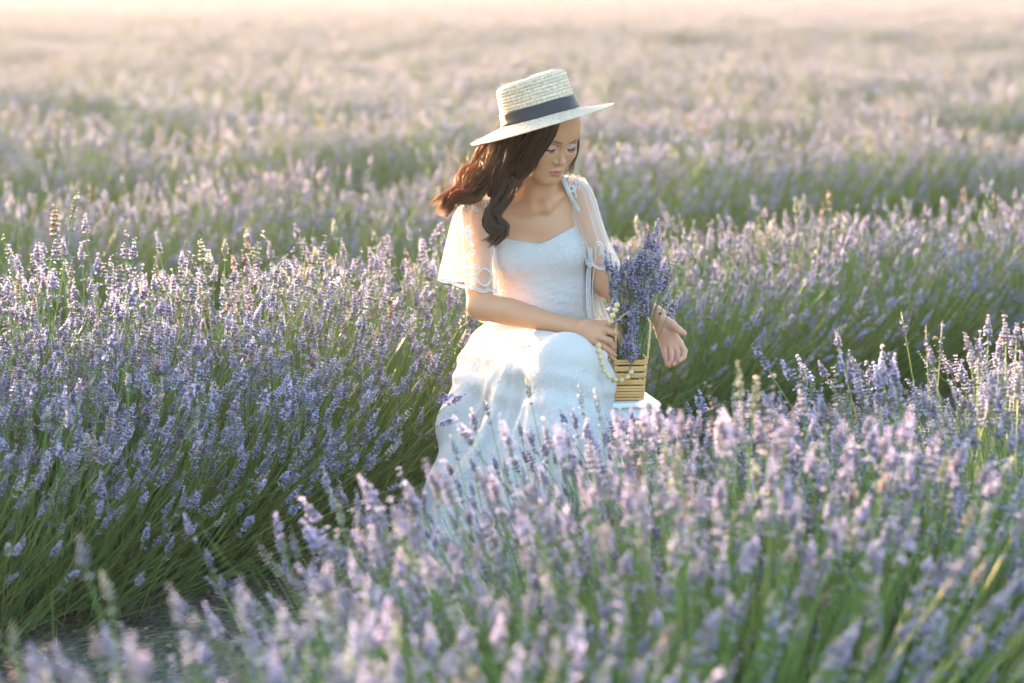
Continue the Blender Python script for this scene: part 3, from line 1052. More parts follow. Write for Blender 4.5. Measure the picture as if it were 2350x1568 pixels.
def body_colors(V):
    base = np.array([0.560, 0.290, 0.158])
    C = np.tile(base, (len(V), 1))
    n = vnoise(V, 22, 4, 3)[:, None]
    C *= 1 + .06 * n
    p = head_local(V); q = p.copy(); q[:, 0] = np.abs(q[:, 0])
    near = (np.abs(p) < [.09, .2, .13]).all(1)
    front = near & (p[:, 1] > -.05)

    def blend(mask, col, w):
        w = (np.where(mask, w, 0))[:, None]
        C[:] = C * (1 - w) + np.asarray(col) * w

    blend(front, (0.56, 0.24, 0.16), .6 * np.exp(-((q - [.038, -.012, -.034]) ** 2).sum(1) / .017 ** 2))      # blush
    blend(front, (0.56, 0.26, 0.17), .4 * np.exp(-((q - [0, .022, -.037]) ** 2).sum(1) / .010 ** 2))
    # eye shadow on the closed lids
    e = ((q[:, 0] - .0305) / .0150) ** 2 + ((q[:, 2] + .0005) / .0085) ** 2
    blend(front, (0.60, 0.38, 0.36), .85 * (1 - smooth01(.75, 1.25, e)))
    # lash line: along the lower edge of the lid
    ll = seg_d(q * [1, .35, 1], [np.array(a) * [1, .35, 1] for a in [(.0165, -.006, -.0050), (.023, -.003, -.0082), (.031, -.002, -.0092), (.039, -.006, -.0075), (.0465, -.012, -.0035)]])
    blend(front, (0.030, 0.016, 0.010), 1 - smooth01(.0011, .0022, ll))
    cr = seg_d(q * [1, .3, 1], [np.array(a) * [1, .3, 1] for a in [(.018, -.004, .0065), (.030, -.001, .0095), (.044, -.010, .0060)]])
    blend(front, (0.30, 0.15, 0.09), .55 * (1 - smooth01(.0006, .0022, cr)))
    # eyebrows
    br = seg_d(q * [1, .3, 1.15], [np.array(a) * [1, .3, 1.15] for a in [(.0120, .000, .0172), (.022, .000, .0190), (.036, -.006, .0212), (.051, -.020, .0165)]])
    bw = .0042 - .0020 * smooth01(.03, .048, q[:, 0])
    hair = .72 + .28 * vnoise(p * [900, 300, 500], 1, 9)
    blend(front, (0.045, 0.026, 0.018), .96 * hair * (1 - smooth01(bw * .6, bw * 1.35, br)))
    # lips
    u = np.abs(p[:, 0]) / .0215
    top = -.0578 - .0080 * u ** 1.6 - .0012 * np.exp(-(p[:, 0] / .003) ** 2)
    bot = -.0795 + .0090 * u ** 2
    inside = smooth01(0, .0012, top - p[:, 2]) * smooth01(0, .0014, p[:, 2] - bot) * (1 - smooth01(.94, 1.03, u))
    blend(front, (0.47, 0.155, 0.125), .9 * inside)
    ml = seg_d(q * [1, .2, 1], [np.array(a) * [1, .2, 1] for a in [(0, .006, -.0664), (.009, .005, -.0662), (.0215, -.004, -.0682)]])
    blend(front, (0.16, 0.045, 0.035), .8 * (1 - smooth01(.0005, .0013, ml)))
    # palm and finger tips pinker
    for H in (HAND_L, HAND_R):
        for nm, (j, r) in H.items():
            dd = np.sqrt(((V - j[-1]) ** 2).sum(1))
            C[:] = C * (1 - (.30 * (1 - smooth01(.006, .02, dd)))[:, None]) + np.array([.62, .27, .20]) * (.30 * (1 - smooth01(.006, .02, dd)))[:, None]
    pc = at(1538, 775, 5.98)
    dd = np.sqrt((((V - pc) / [1, 1, 1.3]) ** 2).sum(1))
    w = (.55 * (1 - smooth01(.03, .07, dd)))[:, None]
    C[:] = C * (1 - w) + np.array([.66, .36, .27]) * w
    # palm creases
    for pts in ([at(1519, 778, 5.96), at(1535, 772, 5.96), at(1551, 769, 5.96)], [at(1521, 768, 5.96), at(1532, 766, 5.96), at(1545, 758, 5.96)], [at(1534, 741, 5.96), at(1543, 752, 5.96), at(1551, 764, 5.96)],
                [at(1519, 793, 5.96), at(1534, 795, 5.96), at(1553, 791, 5.96)]):
        s = np.array([1, .05, 1])
        dd = seg_d(V * s, [a * s for a in pts])
        w = (.45 * (1 - smooth01(.0004, .0016, dd)) * (np.abs(V[:, 1] - 5.98) < .05))[:, None]
        C[:] = C * (1 - w) + np.array([.36, .15, .10]) * w
    return np.clip(C, 0, 1)


M_SKIN = principled('skin', (1, 1, 1), 0.48, 0.35, None, (900, 0.00025), tint=True, sss=(0.15, (1.0, 0.35, 0.18), 0.010))

person = empty('person', (0.03, 6.2, 0.0))
tag(person, 'woman in a white lace dress and straw hat seated in the lavender, looking down', 'person')


def part(name, me, parent=None):
    o = bpy.data.objects.new(name, me); COL.objects.link(o)
    o.parent = parent or person
    o.matrix_parent_inverse = Matrix.Translation(-person.location)
    return o


_V, _Q = surface(sdf_body, (-.22, 5.78, .44), (.52, 6.42, EYES[2] + .16), BODY_H)
part('body', np_mesh('body', _V, _Q, body_colors(_V), True, [M_SKIN]))
print('body', len(_V))
# ---------------------------------------------------------------- lashes and hair
def lashes(side):
    rng = random.Random(3)
    g = Geo()
    if True:
        line = spline([(.0165, -.0055, -.0050), (.023, -.0030, -.0082), (.031, -.0022, -.0092), (.039, -.0062, -.0075), (.0465, -.0125, -.0035)], 26)
        for i, p in enumerate(line):
            f = i / 25
            ln = .0050 + .0030 * math.sin(f * 3.0)
            q = np.array(p) + [0, .0012, 0]
            out = np.array([(f - .35) * .75, .85, -.62]) + np.array([rng.gauss(0, .08), 0, rng.gauss(0, .1)])
            out /= np.linalg.norm(out)
            a = q; b = q + out * ln * .6 + [0, 0, -.0006]; c = q + out * ln + [0, 0, .0006]
            P = np.array([a, b, c]); P[:, 0] *= side
            W = EYES + P @ HEAD.T
            g.tube(W, [.00034, .00026, .0001], 3, (.03, .018, .012))
    return g


M_DARK = principled('eyelash', (1, 1, 1), 0.5, 0.3, tint=True)
for _s in (-1, 1):
    _o = part('eyelash', lashes(_s).mesh('eyelash', M_DARK)); _o['kind'] = 'stuff'


def make_hair_material(name, col, glow, transl):
    m, n, l, out = mat_new(name)
    a = n.new('ShaderNodeAttribute'); a.attribute_name = 'tint'
    d = n.new('ShaderNodeBsdfPrincipled'); d.inputs['Roughness'].default_value = 0.38; d.inputs['Specular IOR Level'].default_value = 0.45
    d.inputs['Anisotropic'].default_value = 0.5
    c1 = mix_color(n, l, a.outputs['Color'], col, 1.0, 'MULTIPLY')
    c2 = mix_color(n, l, a.outputs['Color'], glow, 1.0, 'MULTIPLY')
    t = n.new('ShaderNodeBsdfTranslucent')
    l.new(c1, d.inputs['Base Color']); l.new(c2, t.inputs['Color'])
    mx = n.new('ShaderNodeMixShader'); mx.inputs[0].default_value = transl
    l.new(d.outputs[0], mx.inputs[1]); l.new(t.outputs[0], mx.inputs[2]); l.new(mx.outputs[0], out.inputs[0])
    return m


M_HAIR = make_hair_material('hair', (0.048, 0.031, 0.022), (0.75, 0.36, 0.12), 0.08)
M_HAIR_RIMLIT = make_hair_material('hair_rimlit', (0.050, 0.030, 0.020), (1.0, 0.46, 0.13), 0.26)  # rim light put into the colour: oranger, more translucent hair for the outer locks
M_HAIR_IN = principled('inner_hair', (0.030, 0.018, 0.011), 0.9, 0.0)

# each lock: guide points (px, py, distance), half widths in metres along the guide, number of strands, wave
LOCKS = [
    # the curtain that sweeps past the temple and cheek
    ([(1281, 256, 6.00), (1262, 298, 5.985), (1232, 342, 5.98), (1208, 382, 6.00), (1182, 412, 6.03)], [.014, .017, .019, .020, .020], 560, .003),
    ([(1262, 258, 6.01), (1238, 302, 6.00), (1207, 350, 6.00), (1186, 392, 6.02), (1164, 425, 6.04)], [.020, .024, .026, .025, .022], 680, .004),
    ([(1225, 265, 6.03), (1200, 305, 6.02), (1178, 350, 6.02), (1158, 395, 6.04), (1152, 440, 6.05)], [.026, .030, .032, .028, .022], 620, .006),
    ([(1195, 275, 6.06), (1168, 315, 6.05), (1150, 360, 6.06), (1135, 405, 6.08), (1125, 445, 6.08)], [.026, .030, .030, .028, .022], 520, .006),
    # the long curl over the chest
    ([(1178, 405, 6.02), (1166, 430, 6.02), (1154, 458, 6.03), (1136, 484, 6.03), (1140, 508, 6.02), (1158, 526, 6.01), (1146, 544, 6.01), (1127, 562, 6.03)], [.026, .025, .022, .020, .019, .016, .012, .003], 560, .005),
    ([(1150, 400, 6.05), (1148, 435, 6.05), (1142, 465, 6.05), (1124, 492, 6.04), (1122, 515, 6.03), (1138, 532, 6.02), (1130, 550, 6.03), (1112, 560, 6.05)], [.022, .022, .018, .016, .013, .011, .008, .002], 380, .006),
    # blown back over the shoulder
    ([(1165, 318, 6.12), (1128, 345, 6.14), (1118, 385, 6.15), (1086, 412, 6.13), (1076, 438, 6.12), (1042, 450, 6.12), (1030, 474, 6.13), (1010, 496, 6.13)], [.026, .027, .025, .021, .018, .015, .009, .003], 480, .008),
    ([(1155, 325, 6.16), (1110, 348, 6.17), (1100, 385, 6.18), (1066, 402, 6.16), (1056, 436, 6.15), (1022, 460, 6.15), (990, 481, 6.16)], [.022, .023, .021, .017, .013, .008, .002], 400, .009),
    ([(1175, 318, 6.10), (1146, 352, 6.10), (1138, 398, 6.11), (1104, 424, 6.09), (1082, 450, 6.08), (1052, 452, 6.09), (1038, 470, 6.10)], [.026, .026, .024, .021, .016, .011, .003], 420, .008),
    # back of the head to the nape
    ([(1205, 290, 6.20), (1180, 350, 6.26), (1170, 410, 6.28), (1160, 460, 6.29), (1150, 520, 6.30)], [.04, .045, .04, .035, .02], 420, .006),
    ([(1260, 285, 6.18), (1250, 350, 6.22), (1235, 410, 6.26), (1220, 460, 6.28), (1205, 520, 6.29)], [.035, .035, .03, .03, .02], 320, .006),
    # far temple, only a few hairs show beyond the forehead
    ([(1312, 262, 6.03), (1322, 290, 6.055), (1322, 330, 6.09), (1310, 375, 6.12), (1290, 410, 6.15)], [.008, .008, .010, .012, .012], 120, .004),
]


_y = {}
for _i in (0, 1):      # the front locks lie on the temple and cheek
    _p, _w, _n, _v = LOCKS[_i]
    _q = []
    for _k, (_a, _b, _c) in enumerate(_p):
        _Y = 5.90
        for _ in range(60):
            _d = float(sdf_body(at(_a, _b, _Y)[None])[0]) - (.004 if _k < 3 else .012)
            if _d < .0005 or _Y > 6.1: break
            _Y += max(.7 * _d, .0005)
        _q.append((_a, _b, min(_c, _Y)))
    LOCKS[_i] = (_q, _w, _n, _v)


def strand_mesh(locks, seed, r0=0.00052, seg=14, fly=False):
    rng = np.random.default_rng(seed)
    Vs, Qs, Cs = [], [], []
    base = 0
    for pts, ws, n, wave in locks:
        P = np.array([at(*p) for p in pts])
        G = spline(P, seg)
        W = np.interp(np.linspace(0, 1, seg), np.linspace(0, 1, len(ws)), ws)
        T = np.gradient(G, axis=0); T /= np.linalg.norm(T, axis=1, keepdims=True)
        A = np.cross(T, [0, 1, 0]); A /= np.linalg.norm(A, axis=1, keepdims=True)
        B = np.cross(T, A)
        k = n
        # strands gather in small bundles inside the lock
        nb = max(6, k // 14)
        bt = rng.uniform(0, 2 * np.pi, nb); br = np.sqrt(rng.uniform(0.02, 1, nb))
        bi = rng.integers(0, nb, k)
        th = bt[bi] + rng.normal(0, .10, k); rr = np.clip(br[bi] + rng.normal(0, .045, k), 0, 1.08)
        u, v = rr * np.cos(th), rr * np.sin(th) * .75
        s = np.linspace(0, 1, seg)
        ph = rng.uniform(0, 6.28, nb)[bi][:, None]; fr = rng.uniform(5, 9, nb)[bi][:, None]
        wv = 1.6 * wave * np.sin(ph + fr * s[None]) * (0.3 + s[None])
        wv2 = 1.3 * wave * np.cos(ph * 1.7 + fr * .8 * s[None]) * (0.3 + s[None])
        x = u[:, None] * W[None] + wv + rng.normal(0, .0006, (k, seg))
        y = v[:, None] * W[None] + wv2 + rng.normal(0, .0006, (k, seg))
        end = rng.uniform(.82, 1.0, k) if not fly else rng.uniform(.5, 1.0, k)
        S = s[None] * end[:, None]
        idx = S * (seg - 1); i0 = np.clip(idx.astype(int), 0, seg - 2); f = (idx - i0)[..., None]
        Gi = G[i0] * (1 - f) + G[i0 + 1] * f; Ai = A[i0]; Bi = B[i0]
        X = Gi + Ai * x[..., None] + Bi * y[..., None]
        if fly:
            dr = rng.normal(0, 1, (k, 1, 3)) * np.array([.02, .012, .02]) + np.array([-.012, 0, .006])
            X = X + dr * (s[None, :, None] ** 1.5)
        # ribbons: two crossed strips would double the cost, a three sided tube is enough
        Tn = np.gradient(X, axis=1); Tn /= np.linalg.norm(Tn, axis=2, keepdims=True) + 1e-9
        N = np.cross(Tn, np.array([0.0, 1.0, 0.15])); N /= np.linalg.norm(N, axis=2, keepdims=True) + 1e-9
        Bn = np.cross(Tn, N)
        rad = (r0 * (1 - .75 * s ** 2))[None, :, None] * rng.uniform(.8, 1.3, (k, 1, 1))
        ring = [X + rad * (math.cos(a) * N + math.sin(a) * Bn) for a in (0, 2.094, 4.189)]
        V = np.stack(ring, 2).reshape(-1, 3)
        kk = np.arange(k)[:, None, None] * seg * 3; ii = np.arange(seg - 1)[None, :, None] * 3; jj = np.arange(3)[None, None]
        j2 = (jj + 1) % 3
        Q = np.stack([kk + ii + jj, kk + ii + j2, kk + ii + 3 + j2, kk + ii + 3 + jj], -1).reshape(-1, 4)
        tone = rng.uniform(.38, 1.75, nb)[bi] * rng.uniform(.8, 1.2, k)
        warm = rng.uniform(-.06, .10, k)
        C = np.stack([tone * (1 + warm), tone, tone * (1 - warm)], 1)
        Cs.append(np.repeat(C, seg * 3, 0))
        Vs.append(V); Qs.append(Q + base); base += len(V)
    return np.vstack(Vs), np.vstack(Qs), np.vstack(Cs)


def sdf_hairmass(P):
    p = head_local(P)
    cap = s_ell(p, (0, -.106, .040), (.076, .090, .083))
    cap = smax(cap, p[:, 1] * .75 + .02 - p[:, 2] * .45, .01)
    d = cap
    for pts, ws, n, wave in LOCKS[:-1]:
        q = np.array([at(*x) for x in pts])
        q2 = spline(q, 9); w2 = np.interp(np.linspace(0, 1, 9), np.linspace(0, 1, len(ws)), ws)
        d = smin(d, s_path(P, q2, np.maximum(w2 * .55 - .003, .0005)), .006)
    # keep it clear of the face
    face = s_ell(p, (0, -.018, -.030), (.052, .050, .085))
    return smax(d, -face, .008)


_lo, _hi = bbox([at(1000, 240, 6.0), at(1340, 575, 6.34), at(1000, 575, 6.0)], .05)
_V, _Q = surface(sdf_hairmass, _lo, _hi, 0.0030)
_n = vnoise(_V * [1, 1, .4], 160, 6, 2)[:, None]
hair_mesh = np_mesh('hair', _V, _Q, np.tile([[.55, .55, .55]], (len(_V), 1)) * (1 + .4 * _n), True, [M_HAIR_IN])
hair = part('hair', hair_mesh)
for _lk, _mt in (([l for i, l in enumerate(LOCKS) if i not in (6, 7, 8)], M_HAIR), (LOCKS[6:9], M_HAIR_RIMLIT)):
    _V, _Q, _C = strand_mesh(_lk, 4)
    _o = part('strands', np_mesh('strands', _V, _Q, _C, True, [_mt]), hair)
    _o['kind'] = 'stuff'
    _o.matrix_parent_inverse = Matrix.Identity(4)
_fly = [(p, [w * 1.25 for w in ws], 46 if i in (6, 7, 8) else 12, wave * 2.2) for i, (p, ws, n, wave) in enumerate(LOCKS)]
_V, _Q, _C = strand_mesh(_fly, 9, 0.00022, 14, True)
_o = part('flyaway_strands', np_mesh('flyaway_strands', _V, _Q, _C, True, [M_HAIR_RIMLIT]), hair)
_o['kind'] = 'stuff'
_o.matrix_parent_inverse = Matrix.Identity(4)
# ---------------------------------------------------------------- straw boater
def straw_material():
    m, n, l, out = mat_new('straw')
    tc = n.new('ShaderNodeTexCoord')
    a = n.new('ShaderNodeAttribute'); a.attribute_name = 'tint'
    nz = n.new('ShaderNodeTexNoise'); nz.inputs['Scale'].default_value = 160; nz.inputs['Detail'].default_value = 4
    l.new(tc.outputs['Object'], nz.inputs['Vector'])
    ra = n.new('ShaderNodeValToRGB')
    ra.color_ramp.elements[0].position = 0.32; ra.color_ramp.elements[0].color = (0.66, 0.46, 0.29, 1)
    ra.color_ramp.elements[1].position = 0.62; ra.color_ramp.elements[1].color = (0.90, 0.76, 0.57, 1)
    l.new(nz.outputs[0], ra.inputs[0])
    c = mix_color(n, l, ra.outputs[0], a.outputs['Color'], 1.0, 'MULTIPLY')
    d = n.new('ShaderNodeBsdfPrincipled'); d.inputs['Roughness'].default_value = 0.6; d.inputs['Specular IOR Level'].default_value = 0.3
    t = n.new('ShaderNodeBsdfTranslucent')
    l.new(c, d.inputs['Base Color']); l.new(c, t.inputs['Color'])
    mx = n.new('ShaderNodeMixShader'); mx.inputs[0].default_value = 0.12
    l.new(d.outputs[0], mx.inputs[1]); l.new(t.outputs[0], mx.inputs[2]); l.new(mx.outputs[0], out.inputs[0])
    return m


M_STRAW = straw_material()
hat = empty('straw_hat', HAT_O)
tag(hat, 'natural straw boater hat with a wide dark grey ribbon on the woman\'s head', 'hat')


def hat_profile(s):
    """s 0..1 from the centre of the top, over the shoulder, down the wall, out to the brim edge: radius, height."""
    pts = np.array([[0, .1015], [.03, .1020], [.062, .1010], [.079, .0985], [.0865, .0940], [.0895, .0870], [.0915, .065], [.0938, .035], [.0960, .010], [.0985, .0015], [.106, -.0035], [.130, -.0090], [.155, -.0150], [.186, -.0215]])
    d = np.r_[0, np.cumsum(np.linalg.norm(np.diff(pts, axis=0), axis=1))]; d /= d[-1]
    return np.interp(s, d, pts[:, 0]), np.interp(s, d, pts[:, 1]), d


def braid_hat():
    """The hat as one spiral of plaited straw: every turn stands proud of the joint beside it, each plait strand a bump."""
    ns, nt = 250, 420
    s = np.linspace(0, 1, ns)
    r, z, d = hat_profile(s)
    th = np.linspace(0, 2 * np.pi, nt, endpoint=False)
    # path length in metres to place the braid turns
    L = np.r_[0, np.cumsum(np.hypot(np.diff(r), np.diff(z)))]
    turn = .0082
    dr, dz = np.gradient(r), np.gradient(z)
    nl = np.hypot(dr, dz) + 1e-9
    nr, nz_ = -dz / nl, dr / nl
    sgn = np.where(nz_ + nr * 0 < 0, 1, 1)
    nr, nz_ = nr * sgn, nz_ * sgn
    ph = (L[:, None] / turn + th[None] / (2 * np.pi))
    f = ph % 1.0
    row = np.floor(ph)
    prof = np.sqrt(np.clip(1 - (2 * f - 1) ** 2, 0, 1)) * .0012
    pl = (th[None] * np.maximum(r[:, None], .01) / .0078 + f * 1.4 + row * .5) % 1.0
    plait = .0007 * np.sin(np.pi * pl) * np.sin(np.pi * f)
    rng = np.random.default_rng(2)
    jit = rng.normal(0, .00022, ph.shape)
    h = prof + plait + jit
    edge = .0010 * np.sin(th * 9 + 1) + .0007 * np.sin(th * 23)
    wob = (np.clip((r - .10) / .086, 0, 1) ** 1.5)
    R_ = r[:, None] + nr[:, None] * -h * 0
    out_r = np.where(s[:, None] >= 0, 1, 1)
    # outward normal: up on the brim and top, outwards on the wall
    NR = -dz / nl; NZ = dr / nl
    Rr = r[:, None] + NR[:, None] * h + edge[None] * wob[:, None]
    Zz = z[:, None] + NZ[:, None] * h
    # brim shape: droops at her back (left), lifts a little at the front right, gently wavy
    Zz = Zz + wob[:, None] * (.004 * np.cos(th)[None] + .0035 * np.cos(2 * th + .3)[None] + .0015 * np.sin(3 * th)[None])
    # the crown is a soft oval, dented a little on the top
    top = (r < .06)[:, None] * (.0020 * np.cos(2 * th)[None] * (r[:, None] / .06) ** 2)
    Zz = Zz + top + .0035 * np.cos(th)[None] * np.clip(Zz / .11, 0, 1)
    X = Rr * np.cos(th)[None]; Y = Rr * 1.06 * np.sin(th)[None]
    V = np.stack([X, Y, Zz], -1).reshape(-1, 3)
    i = np.arange(ns - 1)[:, None] * nt; j = np.arange(nt)[None]; k = (j + 1) % nt
    Q = np.stack([i + j, i + nt + j, i + nt + k, i + k], -1).reshape(-1, 4)
    groove = np.clip(1 - f * 5, 0, 1) + np.clip(1 - (1 - f) * 5, 0, 1)
    tone = (1 - .38 * groove) * (.86 + .28 * rng.random(ph.shape)) * (.93 + .07 * np.sin(row * 2.3))
    C = np.stack([tone, tone * (1 - .10 * groove), tone * (1 - .28 * groove)], -1).reshape(-1, 3)
    # split: crown above the ribbon line, brim beyond
    split = int(np.argmin(np.abs(r - .0985) + (z > .02) * 1))
    return V, Q, C, ns, nt, split


_V, _Q, _C, _ns, _nt, _sp = braid_hat()
_qrow = np.arange(len(_Q)) // _nt


def hat_part(name, mask, under=None):
    q = _Q[mask]
    used = np.unique(q); remap = np.full(len(_V), -1); remap[used] = np.arange(len(used))
    V = _V[used] @ HATM.T
    me = np_mesh(name, V, remap[q], _C[used], True, [M_STRAW])
    o = obj(name, me, hat)
    s = o.modifiers.new('thickness', 'SOLIDIFY'); s.thickness = .0022; s.offset = -1
    return o


hat_part('crown', _qrow < _sp)
hat_part('brim', _qrow >= _sp)
# ribbon
g = Geo()
th = np.linspace(0, 2 * np.pi, 120, endpoint=False)
rows = []
zs = np.linspace(.0015, .0335, 7)
for a, z in enumerate(zs):
    rr = np.interp(z, [.0015, .010, .035], [.0985, .0960, .0938]) + .0026 + .0004 * np.sin(th * 7 + a) + .0012 * math.exp(-(a / 1.0) ** 2)
    zz = z + .0035 * np.cos(th) * z / .11 + .0007 * np.sin(th * 5 + 1) + np.where(a == 0, -.001, 0)
    rows.append(np.stack([rr * np.cos(th), rr * 1.06 * np.sin(th), zz], -1))
V = np.vstack(rows) @ HATM.T
i = np.arange(6)[:, None] * 120; j = np.arange(120)[None]; k = (j + 1) % 120
g.add(V, None, np.stack([i + j, i + k, i + 120 + k, i + 120 + j], -1).reshape(-1, 4))
M_RIBBON = principled('ribbon', (0.026, 0.027, 0.032), 0.5, 0.35, (500, 0.5, (0.040, 0.041, 0.047)), (1800, 0.0003))
_o = g.build('ribbon', M_RIBBON, hat, True)
_s = _o.modifiers.new('thickness', 'SOLIDIFY'); _s.thickness = .0012; _s.offset = 1
# loose straw ends
g = Geo(); rng = random.Random(8)
for _ in range(170):
    t = rng.uniform(0, 6.283)
    if rng.random() < .5:
        s_ = rng.uniform(.20, .45)
        L = rng.uniform(.004, .011)
    else:
        s_ = rng.uniform(.9, 1.0); L = rng.uniform(.004, .012)
    r_, z_, _ = hat_profile(s_)
    zz = z_ + (.004 * math.cos(t) + .0035 * math.cos(2 * t + .3)) * max(0, (r_ - .1) / .086) ** 1.5
    p = np.array([r_ * math.cos(t), r_ * 1.06 * math.sin(t), zz + .001])
    d = np.array([math.cos(t) * rng.uniform(0, 1) + rng.gauss(0, .6), math.sin(t) * rng.uniform(0, 1) + rng.gauss(0, .6), rng.uniform(.2, 1.0)]); d /= np.linalg.norm(d)
    q = [p, p + d * L * .6, p + d * L + np.array([rng.gauss(0, .003), rng.gauss(0, .003), rng.gauss(0, .002)])]
    g.tube(np.array(q) @ HATM.T, [.0004, .00035, .0002], 3, (1.05, 1.0, .85))
_o = g.build('straw_ends', M_STRAW, hat); _o['kind'] = 'stuff'
# ---------------------------------------------------------------- the dress
NECK_PX = [(1080, 560), (1130, 552), (1155, 549), (1200, 556), (1237, 560), (1262, 551), (1290, 536), (1320, 523), (1345, 518), (1400, 520)]
_nk = np.array([at(x, y, 6.10)[[0, 2]] for x, y in NECK_PX])
P_HIP1, P_HIP2 = at(1185, 870, 6.22), at(1275, 880, 6.24)
P_KNEE1, P_KNEE2 = at(1298, 836, 5.74), at(1348, 872, 5.84)


def fold_phase(P):
    """Angle about the knee in the hanging cloth, for folds that spread down and out from it."""
    dx = P[:, 0] - (P_KNEE1[0] - .02); dz = P_KNEE1[2] + .16 - P[:, 2]; dy = P[:, 1] - 6.0
    return np.arctan2(dx - .35 * dy, np.maximum(dz, .02))


def sdf_skirt(P):
    d = s_cap(P, P_HIP1, P_KNEE1, .150, .066)
    d = smin(d, s_cap(P, P_HIP2, P_KNEE2, .140, .060), .03)
    d = smin(d, s_ell(P, at(1235, 840, 6.24), (.172, .135, .13)), .05)
    # cloth hanging from the knees to the ground
    d = smin(d, s_path(P, [P_KNEE1, at(1300, 1000, 5.72), at(1290, 1300, 5.68)], [.066, .115, .20], .02), .05)
    d = smin(d, s_path(P, [P_KNEE2, at(1340, 1020, 5.84), at(1345, 1250, 5.86)], [.058, .080, .12], .02), .05)
    # the train that sweeps down to her right side
    d = smin(d, s_path(P, [at(1165, 850, 6.22), at(1118, 985, 6.12), at(1098, 1130, 6.02), at(1085, 1290, 5.90), at(1065, 1420, 5.82)], [.095, .118, .135, .165, .215], .03), .08)
    d = smin(d, s_path(P, [at(1215, 930, 5.95), at(1190, 1110, 5.86), at(1170, 1400, 5.76)], [.10, .14, .24], .02), .10)
    # folds
    a = fold_phase(P)
    drop = P_KNEE1[2] + .02 - P[:, 2]
    w = smooth01(.0, .30, drop)
    hgt = P[:, 2]
    n1 = vnoise(P * [1.2, 1.2, .5], 3.0, 21)
    f = np.sin(a * 14 + 1.5 * n1 + 1.0) * .60 + np.sin(a * 31 + 2.0 * n1 + 1.3) * .38 + np.sin(a * 6 - 1.2 * n1) * .45 + np.sin(a * 53 + 1.5 * n1) * .16
    f = np.sign(f) * np.abs(f) ** .8
    d = d - .0180 * w * f * (1 - .85 * smooth01(.50, .95, np.abs(a)))
    # pull lines over the lap, running from the left hip to the knee
    lap = (1 - w) * smooth01(.0, .10, P_HIP1[2] + .12 - P[:, 2] + .05)
    u = (P - P_HIP1) @ np.array([.35, .2, .9])
    d = d - .0042 * lap * np.sin(u * 85 + 3.0 * vnoise(P, 8, 5))
    d = d - .0010 * vnoise(P * [1, 1, .6], 45, 8, 2)
    return d


def sdf_bodice(P):
    t = sdf_torso(P) - .0065
    # the fabric bridges between the cups and is drawn in at the waist
    t = smin(t, s_ell(P, at(1240, 590, 6.150), (.088, .052, .056)) - .0, .045)
    t = smin(t, s_ell(P, at(1255, 690, 6.195), (.114, .090, .12)), .04)
    # horizontal drag wrinkles below the bust, a few diagonal
    z = P[:, 2]; x = P[:, 0]
    zb = at(1240, 640, 6.1)[2]
    m = smooth01(0, .03, zb - z) * smooth01(-.30, -.12, z - zb)
    wr = np.sin((z + .25 * (x - .07)) * 210 + 3 * vnoise(P * [1, 1, 2.2], 9, 3)) + .7 * np.sin((z - .35 * x) * 330 + 4 * vnoise(P, 12, 4))
    t = t - .0011 * m * wr
    t = t - .0007 * vnoise(P, 60, 2, 2)
    zn = np.interp(x, _nk[:, 0], _nk[:, 1])
    return smax(t, z - zn, .002)


_dg = [
    (sdf_bodice, np.array([SH_L[0] - .02, 6.05, .62]), np.array([SH_R[0] + .03, 6.40, at(1240, 500, 6.1)[2]])),
    (sdf_skirt, np.array([-.60, 5.30, -.05]), np.array([.55, 6.45, P_HIP1[2] + .16])),
]


def sdf_dress(P):
    d = group_eval(_dg, P, .030)
    return np.maximum(d, .004 - P[:, 2])


